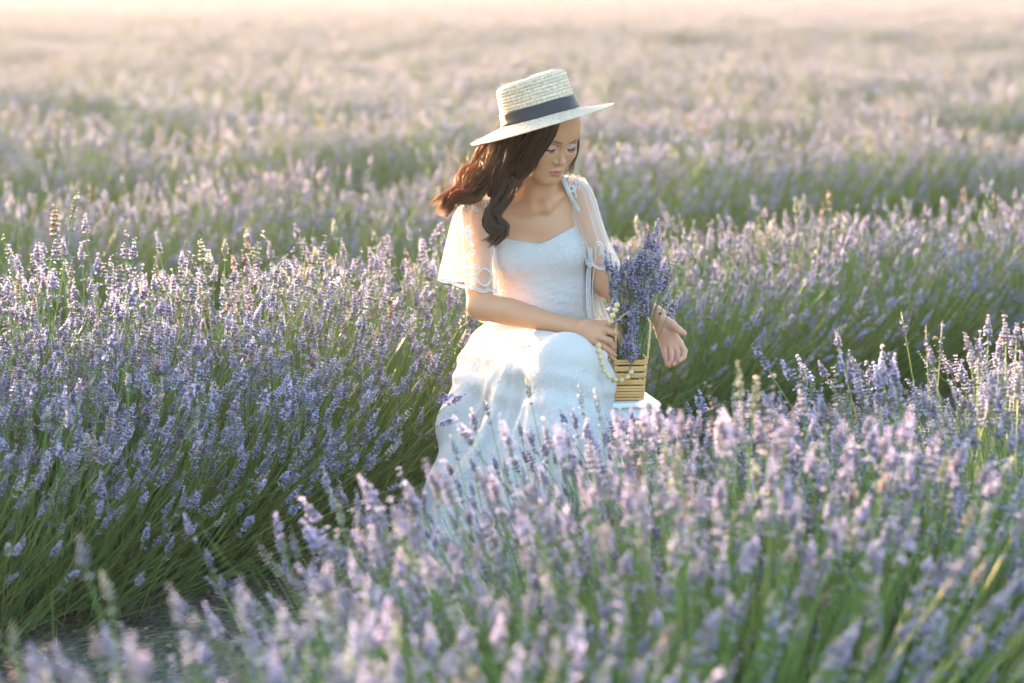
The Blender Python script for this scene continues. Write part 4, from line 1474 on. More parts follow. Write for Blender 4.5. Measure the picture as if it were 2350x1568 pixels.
def dress_material():
    m, n, l, out = mat_new('white_lace')
    tc = n.new('ShaderNodeTexCoord')
    # embroidered net: faint thread pattern lying on a plain lining
    v = n.new('ShaderNodeTexVoronoi'); v.feature = 'DISTANCE_TO_EDGE'; v.inputs['Scale'].default_value = 42
    nz = n.new('ShaderNodeTexNoise'); nz.inputs['Scale'].default_value = 26; nz.inputs['Detail'].default_value = 5
    nz2 = n.new('ShaderNodeTexNoise'); nz2.inputs['Scale'].default_value = 7; nz2.inputs['Detail'].default_value = 2
    dist = mix_color(n, l, tc.outputs['Object'], nz.outputs['Color'], 0.045)
    l.new(dist, v.inputs['Vector'])
    for x in (nz, nz2): l.new(tc.outputs['Object'], x.inputs['Vector'])
    r1 = n.new('ShaderNodeMapRange'); r1.inputs[1].default_value = 0.0; r1.inputs[2].default_value = 0.05; r1.inputs[3].default_value = 1; r1.inputs[4].default_value = 0
    l.new(v.outputs['Distance'], r1.inputs[0])
    r2 = n.new('ShaderNodeMapRange'); r2.inputs[1].default_value = 0.44; r2.inputs[2].default_value = 0.52
    l.new(nz2.outputs[0], r2.inputs[0])
    mu = n.new('ShaderNodeMath'); mu.operation = 'MULTIPLY'; l.new(r1.outputs[0], mu.inputs[0]); l.new(r2.outputs[0], mu.inputs[1])
    c = mix_color(n, l, (0.66, 0.635, 0.60), (0.86, 0.835, 0.80), mu.outputs[0])
    d = n.new('ShaderNodeBsdfPrincipled'); d.inputs['Roughness'].default_value = 0.75; d.inputs['Specular IOR Level'].default_value = 0.2
    d.inputs['Sheen Weight'].default_value = 0.15
    l.new(c, d.inputs['Base Color'])
    t = n.new('ShaderNodeBsdfTranslucent'); l.new(c, t.inputs['Color'])
    b = n.new('ShaderNodeBump'); b.inputs['Distance'].default_value = 0.0022; b.inputs['Strength'].default_value = 0.6
    l.new(mu.outputs[0], b.inputs['Height'])
    wv = n.new('ShaderNodeTexNoise'); wv.inputs['Scale'].default_value = 120
    l.new(tc.outputs['Object'], wv.inputs['Vector'])
    b2 = n.new('ShaderNodeBump'); b2.inputs['Distance'].default_value = 0.0008; b2.inputs['Strength'].default_value = 0.4
    l.new(wv.outputs[0], b2.inputs['Height']); l.new(b.outputs[0], b2.inputs['Normal']); l.new(b2.outputs[0], d.inputs['Normal'])
    mx = n.new('ShaderNodeMixShader'); mx.inputs[0].default_value = 0.22
    l.new(d.outputs[0], mx.inputs[1]); l.new(t.outputs[0], mx.inputs[2]); l.new(mx.outputs[0], out.inputs[0])
    return m


M_DRESS = dress_material()
_V, _Q = surface(sdf_dress, (-.60, 5.30, -.02), (.55, 6.46, at(1240, 490, 6.1)[2]), DRESS_H)
dress = part('dress', np_mesh('dress', _V, _Q, None, True, [M_DRESS]))
print('dress', len(_V))


def embroidery_material():
    m, n, l, out = mat_new('embroidery_thread')
    d = n.new('ShaderNodeBsdfPrincipled'); d.inputs['Base Color'].default_value = (0.82, 0.82, 0.81, 1); d.inputs['Roughness'].default_value = 0.6
    t = n.new('ShaderNodeBsdfTranslucent'); t.inputs[0].default_value = (0.8, 0.8, 0.8, 1)
    mx = n.new('ShaderNodeMixShader'); mx.inputs[0].default_value = 0.25
    l.new(d.outputs[0], mx.inputs[1]); l.new(t.outputs[0], mx.inputs[2]); l.new(mx.outputs[0], out.inputs[0])
    return m


M_THREAD = embroidery_material()


def tulle_material():
    m, n, l, out = mat_new('tulle')
    d = n.new('ShaderNodeBsdfDiffuse'); d.inputs[0].default_value = (0.82, 0.82, 0.81, 1)
    t = n.new('ShaderNodeBsdfTranslucent'); t.inputs[0].default_value = (0.85, 0.84, 0.82, 1)
    tr = n.new('ShaderNodeBsdfTransparent')
    mx = n.new('ShaderNodeMixShader'); mx.inputs[0].default_value = 0.38
    l.new(d.outputs[0], mx.inputs[1]); l.new(t.outputs[0], mx.inputs[2])
    # threads are seen edge-on where the cloth turns away, so it closes up there
    lw = n.new('ShaderNodeLayerWeight'); lw.inputs[0].default_value = 0.5
    mr = n.new('ShaderNodeMapRange'); mr.inputs[1].default_value = 0.0; mr.inputs[2].default_value = 1.0; mr.inputs[3].default_value = 0.09; mr.inputs[4].default_value = 0.78
    l.new(lw.outputs['Facing'], mr.inputs[0])
    m2 = n.new('ShaderNodeMixShader'); l.new(mr.outputs[0], m2.inputs[0])
    l.new(tr.outputs[0], m2.inputs[1]); l.new(mx.outputs[0], m2.inputs[2]); l.new(m2.outputs[0], out.inputs[0])
    return m


M_TULLE = tulle_material()


def drape(f, px, py, off, y0=5.5, y1=6.4):
    """Where the sight line at px, py first meets the surface f = off; arrays of px, py."""
    px, py = np.atleast_1d(np.asarray(px, float)), np.atleast_1d(np.asarray(py, float))
    Y = np.full(len(px), y0); done = np.zeros(len(px), bool)
    for _ in range(90):
        P = np.array([at(a, b, c) for a, b, c in zip(px, py, Y)])
        d = f(P) - off
        done |= d < .0004
        Y = np.where(done, Y, np.minimum(Y + np.maximum(d * .7, .0003), y1))
        if done.all(): break
    P = np.array([at(a, b, c) for a, b, c in zip(px, py, Y)])
    return P, Y < y1 - .001
# ---------------------------------------------------------------- sheer lace jacket: two bell sleeves, two front panels, bead edging
def sleeve_fn(spec):
    """spec: rows of (centre, half width across, half depth, tilt of the row)."""
    C = np.array([s[0] for s in spec]); A = np.array([s[1] for s in spec]); B = np.array([s[2] for s in spec])
    TX = np.array([s[3] for s in spec])
    n = len(spec); t = np.linspace(0, 1, n)

    def f(u, th):
        """u 0..1 down the sleeve, th angle: 0 right, pi/2 towards the camera, pi left."""
        uu = np.asarray(u) * (n - 1)
        c = np.stack([np.interp(uu, np.arange(n), C[:, k]) for k in range(3)], -1)
        a, b, tx = (np.interp(uu, np.arange(n), q) for q in (A, B, TX))
        return c + np.stack([a * np.cos(th), -b * np.sin(th), tx * np.cos(th)], -1)
    return f


def densify(spec, n=9):
    P = np.array([np.r_[s[0], s[1], s[2], s[3]] for s in spec])
    Q = spline(P, n)
    return [(q[:3], q[3], q[4], q[5]) for q in Q]


SLEEVE_L = sleeve_fn(densify([
    (at(1112, 444, 6.160), .030, .056, -.010),
    (at(1091, 474, 6.150), .052, .056, .010),
    (at(1085, 520, 6.135), .061, .050, .004),
    (at(1080, 580, 6.108), .068, .050, -.004),
    (at(1075, 630, 6.094), .073, .053, -.012),
    (at(1074, 655, 6.088), .0735, .056, -.016)]))
SLEEVE_R = sleeve_fn(densify([
    (at(1312, 406, 6.21), .034, .048, -.004),
    (at(1328, 436, 6.20), .042, .053, -.012),
    (at(1344, 485, 6.185), .042, .054, -.014),
    (at(1358, 535, 6.165), .043, .055, -.012),
    (at(1377, 585, 6.15), .045, .058, -.010),
    (at(1386, 612, 6.145), .0455, .060, -.010)]))


def sleeve_mesh(f, scallop, nu=46, nt=110, seed=0, wr=.0032):
    u = np.linspace(0, 1, nu); th = np.linspace(0, 2 * np.pi, nt, endpoint=False)
    U, T = np.meshgrid(u, th, indexing='ij')
    # scalloped hem: the last stretch follows the curve
    Ue = U * (1 + scallop * (np.abs(np.sin(T * 4 + .6)) - .6) * smooth01(.7, 1, U))
    P = f(np.clip(Ue, 0, 1.0), T)
    ext = np.clip(Ue - 1, 0, None)[..., None] * (f(np.ones_like(T), T) - f(np.full_like(T, .95), T)) / .05
    P = P + ext
    dz = vnoise(np.stack([np.cos(T) * 1.2, np.sin(T) * 1.2, U * .8], -1), 2.2, seed, 2)
    fold = np.sin(T * 9 + 3 * dz + seed) * smooth01(.1, 1, U)
    N = np.stack([np.cos(T), -np.sin(T), 0 * T], -1)
    P = P + N * (wr * (fold + 1.6 * dz))[..., None]
    V = P.reshape(-1, 3)
    i = np.arange(nu - 1)[:, None] * nt; j = np.arange(nt)[None]; k = (j + 1) % nt
    Q = np.stack([i + j, i + k, i + nt + k, i + nt + j], -1).reshape(-1, 4)
    return V, Q, P


def tulle_part(name, V, Q, parent):
    o = part(name, np_mesh(name, V, Q, None, True, [M_TULLE]), parent)
    if parent is not person: o.matrix_parent_inverse = Matrix.Identity(4)
    return o


def sub(name, g, mat, parent, kind='stuff', smooth=True):
    o = bpy.data.objects.new(name, g.mesh(name, mat, smooth)); COL.objects.link(o); o.parent = parent
    if kind: o['kind'] = kind
    return o


_V, _Q, _PL = sleeve_mesh(SLEEVE_L, .05, seed=1)
sleeve_l = tulle_part('sleeve', _V, _Q, person)
_V, _Q, _PR = sleeve_mesh(SLEEVE_R, .05, seed=2)
sleeve_r = tulle_part('sleeve', _V, _Q, person)


def cord(g, pts, r=.0011, n=None, sides=5):
    pts = np.asarray(pts)
    if len(pts) > 2: pts = spline(pts, n or max(8, len(pts) * 4))
    g.tube(pts, r, sides)


def on_sleeve(P_grid, f, px, py, off=.0022):
    """Nearest point of the sleeve's camera side to the sight line at px, py."""
    u, th = .5, math.pi / 2
    best = None
    nu, nt = P_grid.shape[:2]
    front = P_grid[:, : nt // 2 + 1]
    flat = front.reshape(-1, 3)
    # project the grid to pixels
    X = flat[:, 0]; Yf = flat[:, 1] * COSP - (flat[:, 2] - CAM_Z) * SINP; Zu = flat[:, 1] * SINP + (flat[:, 2] - CAM_Z) * COSP
    qx = 1175 + FPX * X / Yf; qy = 783.7 - FPX * Zu / Yf
    out = []
    for a, b in zip(px, py):
        d = (qx - a) ** 2 + (qy - b) ** 2
        ix = np.argsort(d)[:4]
        w = 1 / (d[ix] + 1e-3); w /= w.sum()
        out.append(at(a, b, float((flat[ix, 1] * w).sum()) - off))
    return np.array(out)


def motif(g, proj, pts, r=.0010, closed=False, n=None):
    if proj is not pb: r = r * 1.5
    pts = np.asarray(pts, float)
    if closed: pts = np.vstack([pts, pts[:1]])
    q = spline(np.column_stack([pts, np.zeros(len(pts))]), n or len(pts) * 5)[:, :2]
    W = proj(q[:, 0], q[:, 1])
    g.tube(W, r, 5)


def beads_along(g, W, r, step, ball=False):
    d = np.r_[0, np.cumsum(np.linalg.norm(np.diff(W, axis=0), axis=1))]
    k = max(2, int(d[-1] / step))
    for t in np.linspace(0, d[-1], k):
        c = np.array([np.interp(t, d, W[:, i]) for i in range(3)])
        g.ball(c, r, 6, 5)


def petal(cx, cy, ang, ln, w):
    t = np.linspace(0, 2 * np.pi, 9)[:-1]
    x = ln * .5 * (1 - np.cos(t)); y = w * np.sin(t) * (.55 + .45 * (x / ln))
    ca, sa = math.cos(ang), math.sin(ang)
    return np.stack([cx + x * ca - y * sa, cy + x * sa + y * ca], 1)


pb = None
# embroidery on the near sleeve
g = Geo()
pj = lambda a, b: on_sleeve(_PL, SLEEVE_L, a, b)
fl = (1071.5, 533.5)
for k in range(5):
    motif(g, pj, petal(fl[0] + 3 * math.cos(k * 1.2566 - 1.25), fl[1] + 3 * math.sin(k * 1.2566 - 1.25), k * 1.2566 - 1.25, 13.5, 5.2), .00105, True)
    c = np.array([[fl[0] + 9.5 * math.cos(k * 1.2566 - 1.25), fl[1] + 9.5 * math.sin(k * 1.2566 - 1.25)]])
    g.ball(pj(c[:, 0], c[:, 1])[0], .0016, 6, 5)
g.ball(pj([fl[0]], [fl[1]])[0], .0026, 7, 5)
motif(g, pj, petal(1064, 539, 3.05, 20, 4.0), .0010, True)
motif(g, pj, petal(1075, 545, 1.05, 24, 4.2), .0010, True)
motif(g, pj, petal(1077, 549, 1.05, 15, 1.8), .0008, True)
# the scroll above the ring
motif(g, pj, [(1085, 581), (1089, 584), (1091, 580), (1088, 575), (1083, 574), (1077, 576), (1072, 583), (1070, 592), (1073, 601), (1081, 609), (1092, 615), (1100, 617)], .0011)
motif(g, pj, [(1085, 586), (1081, 583), (1078, 588), (1079, 597), (1086, 606), (1096, 611), (1102, 615)], .0010)
# sprays running out to the left
for a in ([(1051, 602), (1058, 607), (1068, 609), (1080, 612), (1094, 617)], [(1054, 608), (1064, 614), (1078, 616), (1092, 620)],
          [(1048, 612), (1053, 620), (1062, 625), (1075, 626), (1092, 624)], [(1050, 618), (1058, 628), (1070, 631), (1091, 628)]):
    motif(g, pj, a, .0010)
for a in ([1052, 603], [1057, 607], [1063, 609], [1069, 611], [1075, 612], [1081, 614], [1087, 616]):
    g.ball(pj([a[0]], [a[1] + 2])[0], .0014, 6, 5)
motif(g, pj, petal(1093, 640, 3.0, 15, 4.5), .0011, True)
motif(g, pj, petal(1091, 650, 2.25, 17, 4.5), .0011, True)
motif(g, pj, petal(1090, 652, 2.25, 11, 2.0), .0008, True)
# beaded ring
t = np.linspace(0, 2 * np.pi, 24)[:-1]
ring = np.stack([1112 + 17.5 * np.cos(t) * (1 + .06 * np.cos(4 * t)), 636 + 18.5 * np.sin(t) * (1 + .06 * np.cos(4 * t))], 1)
W = pj(ring[:, 0], ring[:, 1]); W = np.vstack([W, W[:1]])
beads_along(g, W, .0024, .0030)
# small blossoms near the outer edge
for cx, cy in ((1058, 636), (1041, 628), (1034, 575), (1040, 560), (1030, 600), (1026, 616), (1062, 497), (1050, 505)):
    for k in range(4):
        q = (cx + 3.3 * math.cos(k * 1.57 + .4), cy + 3.3 * math.sin(k * 1.57 + .4))
        g.ball(pj([q[0]], [q[1]])[0], .0021, 6, 5)
# shoulder scroll
for cx, cy in ((1056, 478), (1070, 475)):
    t = np.linspace(0, 2 * np.pi, 9)[:-1]
    motif(g, pj, np.stack([cx + 5 * np.cos(t), cy + 5 * np.sin(t)], 1), .0010, True)
motif(g, pj, [(1046, 470), (1056, 466), (1068, 469), (1078, 468), (1088, 473)], .0011)
motif(g, pj, petal(1082, 470, .75, 22, 3.6), .0010, True)
sub('embroidery', g, M_THREAD, sleeve_l)
# hem: a cord with a doubled edge along the scallops
for S, P in ((sleeve_l, _PL), (sleeve_r, _PR)):
    g = Geo()
    for row, rr in ((-1, .0018), (-3, .0009)):
        W = P[row]; W = np.vstack([W, W[:2]])
        g.tube(W, rr, 5, cap=False)
    beads_along(g, np.vstack([P[-2], P[-2][:1]]), .0012, .0046)
    sub('hem_trim', g, M_THREAD, S)
# embroidery on the far sleeve and shoulder
g = Geo()
pr = lambda a, b: on_sleeve(_PR, SLEEVE_R, a, b)
motif(g, pr, [(1368, 556), (1378, 556), (1384, 566), (1382, 580), (1374, 586)], .0011)
motif(g, pr, [(1370, 562), (1376, 563), (1379, 571), (1376, 580)], .0010)
for cx, cy in ((1392, 588), (1402, 596), (1410, 604), (1397, 606), (1386, 600), (1405, 586), (1396, 574), (1404, 612), (1388, 612)):
    for k in range(5):
        q = (cx + 3.4 * math.cos(k * 1.257 + .4), cy + 3.4 * math.sin(k * 1.257 + .4))
        g.ball(pr([q[0]], [q[1]])[0], .0022, 6, 5)
sub('embroidery', g, M_THREAD, sleeve_r)


def f_panel(P):
    a = group_eval(BODY_GROUPS[:1], P, .01)
    b = group_eval(_dg[:1], P, .01)
    return np.minimum(a, b)


def panel(name, left, right, rows, off, wave, seed):
    """Sheet between two edges given in view pixels from shoulder to hem, laid over the body."""
    L = spline(np.column_stack([np.array(left, float), np.zeros(len(left))]), rows)[:, :2]
    R_ = spline(np.column_stack([np.array(right, float), np.zeros(len(right))]), rows)[:, :2]
    nc = 15
    f = np.linspace(0, 1, nc)
    G = L[:, None] * (1 - f)[None, :, None] + R_[:, None] * f[None, :, None]
    q = G.reshape(-1, 2)
    P, ok = drape(f_panel, q[:, 0], q[:, 1], off, 5.95, 6.30)
    P = P.reshape(rows, nc, 3); ok = ok.reshape(rows, nc)
    # where nothing lies behind, hang straight down from the row above
    for r_ in range(rows):
        for c_ in range(nc):
            if not ok[r_, c_]:
                y = P[r_ - 1, c_, 1] if r_ else 6.16
                P[r_, c_] = at(G[r_, c_, 0], G[r_, c_, 1], y)
    Yv = P[..., 1].copy()
    for _ in range(3):
        Yv[1:-1] = (Yv[:-2] + Yv[1:-1] * 2 + Yv[2:]) / 4
        Yv[:, 1:-1] = (Yv[:, :-2] + Yv[:, 1:-1] * 2 + Yv[:, 2:]) / 4
    Yv = np.minimum(Yv, P[..., 1]) - .002
    uu = np.linspace(0, 1, rows)[:, None]
    Yv = Yv - wave * uu * (1 + np.sin(f[None] * 14 + seed + 2 * uu))
    for r_ in range(rows):
        for c_ in range(nc): P[r_, c_] = at(G[r_, c_, 0], G[r_, c_, 1], Yv[r_, c_])
    i = np.arange(rows - 1)[:, None] * nc; j = np.arange(nc - 1)[None]
    Q = np.stack([i + j, i + nc + j, i + nc + j + 1, i + j + 1], -1).reshape(-1, 4)
    o = tulle_part(name, P.reshape(-1, 3), Q, person)
    return o, P


pan_r, GR = panel('jacket_front', [(1285, 402), (1298, 433), (1322, 479), (1344, 521), (1351, 580), (1347, 640), (1348, 700), (1352, 742)],
                  [(1330, 402), (1352, 440), (1362, 500), (1368, 560), (1376, 622), (1381, 680), (1392, 715), (1404, 738)], 44, .006, .0030, 0)
pan_l, GL = panel('jacket_front', [(1098, 452), (1096, 500), (1112, 560), (1128, 610), (1134, 640), (1136, 660), (1136, 680), (1136, 700)],
                  [(1142, 440), (1140, 480), (1136, 520), (1134, 560), (1138, 610), (1146, 650), (1152, 680), (1158, 700)], 44, .007, .0025, 2)
g = Geo()
for P, cols in ((GR, (0,)),):
    for c_ in cols:
        g.tube(P[:, c_] + [-.0005, -.001, 0], .0016, 5)
        g.tube(P[:, c_] + [.008, -.002, 0], .0013, 5)
        for k in range(0, len(P) - 1):
            for s_ in (0, .5):
                w = P[k, c_] * (1 - s_) + P[k + 1, c_] * s_
                g.ball(w + [.004, -.0024, 0], (.0034, .0018, .0022), 6, 5)
# loose ties hanging inside the panel edge
for off in (.016,):
    pts = [P_ + [off + .002 * math.sin(i * .35 + off * 300), -.006, 0] for i, P_ in enumerate(GR[16:, 0])]
    g.tube(pts, .0010, 5)
# vertical soft pleats and a scalloped beaded bottom
beads_along(g, GR[-1] + [0, -.002, 0], .0022, .0050)
beads_along(g, GR[:, -1] + [0, -.001, 0], .0010, .0060)
pd = lambda a, b: drape(f_panel, a, b, .010, 5.95, 6.28)[0]
for cx, cy, sc_ in ((1310, 428, 1.0),):
    motif(g, pd, petal(1296, 408, .95, 22, 4.5), .0011, True)
    motif(g, pd, petal(1298, 411, .95, 14, 2.0), .0009, True)
    motif(g, pd, [(1303, 398), (1318, 402), (1327, 414), (1329, 430), (1326, 444)], .0011)
    motif(g, pd, [(1308, 403), (1318, 410), (1322, 424), (1320, 440), (1324, 452)], .0010)
    t = np.linspace(0, 2 * np.pi, 9)[:-1]
    motif(g, pd, np.stack([1311 + 6 * np.cos(t), 433 + 6 * np.sin(t)], 1), .0018, True)
    for k in range(7):
        q = (1311 + 9 * math.cos(k * .9), 433 + 9 * math.sin(k * .9))
        g.ball(pd([q[0]], [q[1]])[0], .0024, 6, 5)
    for k in range(6):
        q = (1322 + k * 4.5, 452 + (k % 2) * 7 + k * 3)
        g.ball(pd([q[0]], [q[1]])[0], .0026, 6, 5)
    motif(g, pd, [(1322, 470), (1328, 486), (1335, 500), (1345, 508)], .0011)
    motif(g, pd, [(1334, 470), (1340, 484), (1350, 496)], .0011)
sub('bead_trim', g, M_THREAD, pan_r)
g = Geo()
g.tube(GL[:, -1] + [0, -.002, 0], .0016, 5)
beads_along(g, GL[:, -1] + [-.004, -.003, 0], .0020, .0048)
for cx, cy in ((1112, 462), (1122, 478), (1118, 500), (1124, 520), (1120, 540), (1110, 448), (1128, 560), (1126, 600), (1132, 640)):
    for k in range(5):
        q = (cx + 4 * math.cos(k * 1.257 + cx), cy + 4 * math.sin(k * 1.257 + cx))
        g.ball(pd([q[0]], [q[1]])[0], .0023, 6, 5)
motif(g, pd, petal(1104, 452, 1.2, 26, 4.5), .0010, True)
motif(g, pd, petal(1118, 470, 1.4, 26, 5), .0010, True)
sub('bead_trim', g, M_THREAD, pan_l)
# back of the jacket seen below the near elbow
bk = [(1072, 690), (1075, 712), (1085, 728), (1100, 738), (1120, 746)]
g = Geo(); rows = []
for k, (a, b) in enumerate(bk):
    rows.append([at(a + (1165 - a) * t, b + (690 + 70 * t - b) * t * .6, 6.22 + .02 * t + .006 * math.sin(t * 9)) for t in np.linspace(0, 1, 9)])
up_ = [[at(1080 + 85 * t, 600 + 20 * t, 6.24 + .02 * t) for t in np.linspace(0, 1, 9)]]
rows = np.array(up_ + rows)
n_ = len(rows); i = np.arange(n_ - 1)[:, None] * 9; j = np.arange(8)[None]
Q = np.stack([i + j, i + 9 + j, i + 10 + j, i + j + 1], -1).reshape(-1, 4)
tulle_part('jacket_back', rows.reshape(-1, 3), Q, person)

# ---------------------------------------------------------------- seams and embroidery on the dress
g = Geo()
pb = lambda a, b: drape(lambda P: group_eval(_dg, P, .030), a, b, .0004, 5.4, 6.3)[0]
motif(g, pb, [(1150, 578), (1180, 585), (1215, 592), (1240, 597), (1262, 590), (1295, 570), (1325, 558), (1348, 556)], .0006, n=60)
motif(g, pb, [(1206, 590), (1203, 612), (1200, 640), (1196, 668)], .0006, n=30)
motif(g, pb, [(1288, 574), (1300, 596), (1302, 622), (1296, 650)], .0006, n=30)
motif(g, pb, [(1168, 640), (1186, 655), (1206, 662), (1232, 655), (1262, 636), (1290, 618), (1330, 625)], .0006, n=60)
motif(g, pb, [(1152, 549), (1200, 556), (1237, 561), (1262, 552), (1290, 537), (1320, 524), (1345, 519)], .0009, n=50)
sub('seam', g, M_THREAD, dress)
g = Geo(); rng = random.Random(12)


def sprig_motif(cx, cy, s, rot):
    """A small embroidered spray: a scroll, a stem and leaves."""
    ca, sa = math.cos(rot), math.sin(rot)
    tr = lambda q: np.stack([cx + s * (q[:, 0] * ca - q[:, 1] * sa), cy + s * (q[:, 0] * sa + q[:, 1] * ca)], 1)
    kind = rng.random()
    if kind < .45:
        t = np.linspace(0, 5.2, 12); r_ = 2 + t * 1.9
        motif(g, pb, tr(np.stack([r_ * np.cos(t), r_ * np.sin(t)], 1)), .0007, n=26)
    else:
        motif(g, pb, tr(np.array([[0, 20], [1, 10], [0, 0], [-1, -12]], float)), .0006, n=16)
        for k in range(5):
            a = -2.6 + k * .1 if k % 2 else -.5
            motif(g, pb, tr(petal(0, 14 - k * 6, a, 9, 2.4)), .0006, True, n=18)


for cx, cy in ((1255, 846), (1296, 905), (1345, 905), (1225, 905), (1180, 960), (1300, 1010), (1350, 1010), (1250, 1010), (1130, 1060), (1200, 1060), (1075, 1095), (1150, 985),
               (1160, 810), (1205, 790), (1150, 880), (1390, 960), (1110, 1150), (1045, 1040), (1280, 1100), (1230, 1150), (1085, 985), (1340, 860), (1265, 740), (1210, 715), (1290, 700), (1230, 660), (1320, 660), (1180, 610), (1320, 590), (1260, 620)):
    sprig_motif(cx + rng.uniform(-6, 6), cy + rng.uniform(-6, 6), rng.uniform(.6, .95), rng.uniform(-1, 1))
sub('embroidery', g, M_THREAD, dress)
# ---------------------------------------------------------------- white stool
STOOL_C = at(1517, 924, 5.84)
M_WHITE = principled('white_paint', (0.80, 0.81, 0.80), 0.4, 0.45, (9, 0.25, (0.70, 0.70, 0.66)), (60, 0.0006))
SEAT_Z = float(STOOL_C[2])
_a = R(10)
SM = np.array([[math.cos(_a), -math.sin(_a), 0], [math.sin(_a), math.cos(_a), 0], [0, 0, 1.0]])
_cen = STOOL_C + SM @ np.array([-.145, .195, 0]); _cen[2] = 0
stool = empty('stool', _cen)
tag(stool, 'white painted wooden stool that the woman and the bamboo bag share', 'stool')


def sm(p): return SM @ np.array(p)


g = Geo(); g.box(sm((0, 0, SEAT_Z - .006)), (.29, .39, .012), SM, .003); g.build('seat', M_WHITE, stool)
for dy in (-1, 1):
    g = Geo(); g.box(sm((0, dy * .172, SEAT_Z - .0275)), (.232, .014, .030), SM, .002); g.build('apron', M_WHITE, stool)
for dx in (-1, 1):
    g = Geo(); g.box(sm((dx * .122, 0, SEAT_Z - .0275)), (.014, .328, .030), SM, .002); g.build('apron', M_WHITE, stool)
for dx in (-1, 1):
    for dy in (-1, 1):
        g = Geo()
        a = sm((dx * .120, dy * .170, SEAT_Z - .013)); b = sm((dx * .138, dy * .188, 0.0))
        n_ = 9
        P_ = np.array([a * (1 - t) + b * t for t in np.linspace(0, 1, n_)])
        g.tube(P_, np.linspace(.0165, .0115, n_), 12)
        g.build('leg', M_WHITE, stool, True)
    g = Geo(); g.tube([sm((dx * .130, -.178, .17)), sm((dx * .130, .178, .17))], .008, 8); g.build('stretcher', M_WHITE, stool, True)
g = Geo(); g.tube([sm((-.128, -.180, .23)), sm((.128, -.180, .23))], .008, 8); g.build('stretcher', M_WHITE, stool, True)

# ---------------------------------------------------------------- bamboo bag
M_BAMBOO = principled('bamboo', (0.64, 0.345, 0.12), 0.38, 0.4, (30, 0.7, (0.76, 0.47, 0.20)), (200, 0.0004), tint=True)
M_BEAD = principled('wooden_bead', (0.74, 0.56, 0.30), 0.42, 0.4, (70, 0.6, (0.62, 0.43, 0.20)), tint=True)
_fl, _fr, _tl = at(1403.5, 916, 5.86), at(1480, 917, 5.86), at(1412, 821.5, 5.86)
BAG_W = float(np.linalg.norm(_fr - _fl)); BAG_H = float(np.linalg.norm(_tl - _fl)); BAG_D = .115
ry = R(-4.6); rz = R(4)
bx = np.array([math.cos(ry), 0, -math.sin(ry) * -1]) if False else np.array([math.cos(rz), math.sin(rz), 0])
bzv = np.array([math.sin(R(5.0)), 0, math.cos(R(5.0))]); bzv -= bx * np.dot(bx, bzv) * 0.0
byv = np.cross(bzv, bx); byv /= np.linalg.norm(byv); bzv = np.cross(bx, byv)
BM = np.stack([bx, byv, bzv], 1)
_up5 = np.array([math.sin(R(4.6)), 0, math.cos(R(4.6))])
BAG_O = (_fl + _fr) / 2; BAG_O[2] = SEAT_Z + .001
bag = empty('bamboo_bag', BAG_O)
tag(bag, 'small slatted bamboo bag with wooden bead handles standing on the white stool', 'bag')


def bl(x, y, z):      # the bag flares a little and leans to the right as it rises
    s = .93 + .07 * z / BAG_H
    return np.array([x * s + z * math.tan(R(3.6)), y, z]) if False else (BM[:, 0] * (x * s) + BM[:, 1] * y + np.array([math.tan(R(3.4)) * z, 0, z]))


def rod(x0, y0, z0, x1, y1, z1, r, tone, name, flat=.6):
    g = Geo()
    g.tube([bl(x0, y0, z0), (bl(x0, y0, z0) + bl(x1, y1, z1)) / 2, bl(x1, y1, z1)], [r, r, r], 8, (tone, tone * .985, tone * .96))
    return g.build(name, M_BAMBOO, bag, True)


rng = random.Random(4)
hw = BAG_W / 2
zs = [.0990 - q for q in (.003, .0090, .0190, .0250, .0350, .0410, .0510, .0570, .0660, .0725, .0800, .0865, .0940)]
zs = [z * BAG_H / .0995 for z in zs]


def flat_slat(x0, y0, x1, y1, z, tone):
    g = Geo()
    a, b = bl(x0, y0, z), bl(x1, y1, z)
    d = b - a; L = np.linalg.norm(d); d /= L
    u = np.array([0, 0, 1.0]); n_ = np.cross(d, u); n_ /= np.linalg.norm(n_)
    g.box((a + b) / 2, (L, .0030, .0060), np.stack([d, n_, u], 1), .0011, (tone, tone * .98, tone * .95))
    g.build('slat', M_BAMBOO, bag)


for z in zs:
    flat_slat(-hw, 0, hw, 0, z, rng.uniform(.82, 1.15))
    flat_slat(-hw, BAG_D, hw, BAG_D, z, rng.uniform(.82, 1.1))
    flat_slat(-hw, .002, -hw, BAG_D - .002, z, rng.uniform(.7, 1.0))
    flat_slat(hw, .002, hw, BAG_D - .002, z, rng.uniform(.7, 1.0))
for x in (-hw + .0045, hw - .0045):
    for y in (.0045, BAG_D - .0045):
        rod(x, y, .001, x, y, BAG_H + .001, .0030, .95, 'corner_post')
for k in range(9):
    y = .006 + k * (BAG_D - .012) / 8
    rod(-hw + .003, y, .002, hw - .003, y, .002, .0026, .9, 'base_slat')
# bead handles: two hoops of small beads
for y in (.0, BAG_D):
    g = Geo()
    pts = []
    Hh = .078
    for z in np.linspace(0, Hh, 12): pts.append(bl(-hw + .001, y, BAG_H + z))
    for a in np.linspace(np.pi, 0, 16)[1:-1]: pts.append(bl((hw - .001) * math.cos(a), y, BAG_H + Hh + (hw) * math.sin(a)))
    for z in np.linspace(Hh, 0, 12): pts.append(bl(hw - .001, y, BAG_H + z))
    pts = np.array(pts)
    g.tube(pts, .0009, 4, (.6, .55, .45))
    d = np.r_[0, np.cumsum(np.linalg.norm(np.diff(pts, axis=0), axis=1))]
    for t in np.arange(.003, d[-1], .0061):
        c = np.array([np.interp(t, d, pts[:, i]) for i in range(3)])
        v = rng.uniform(.85, 1.1)
        g.ball(c, (.0036, .0036, .0030), 8, 6, (v, v * .97, v * .9))
    o = g.build('handle', M_BEAD, bag, True); o['kind'] = 'stuff'
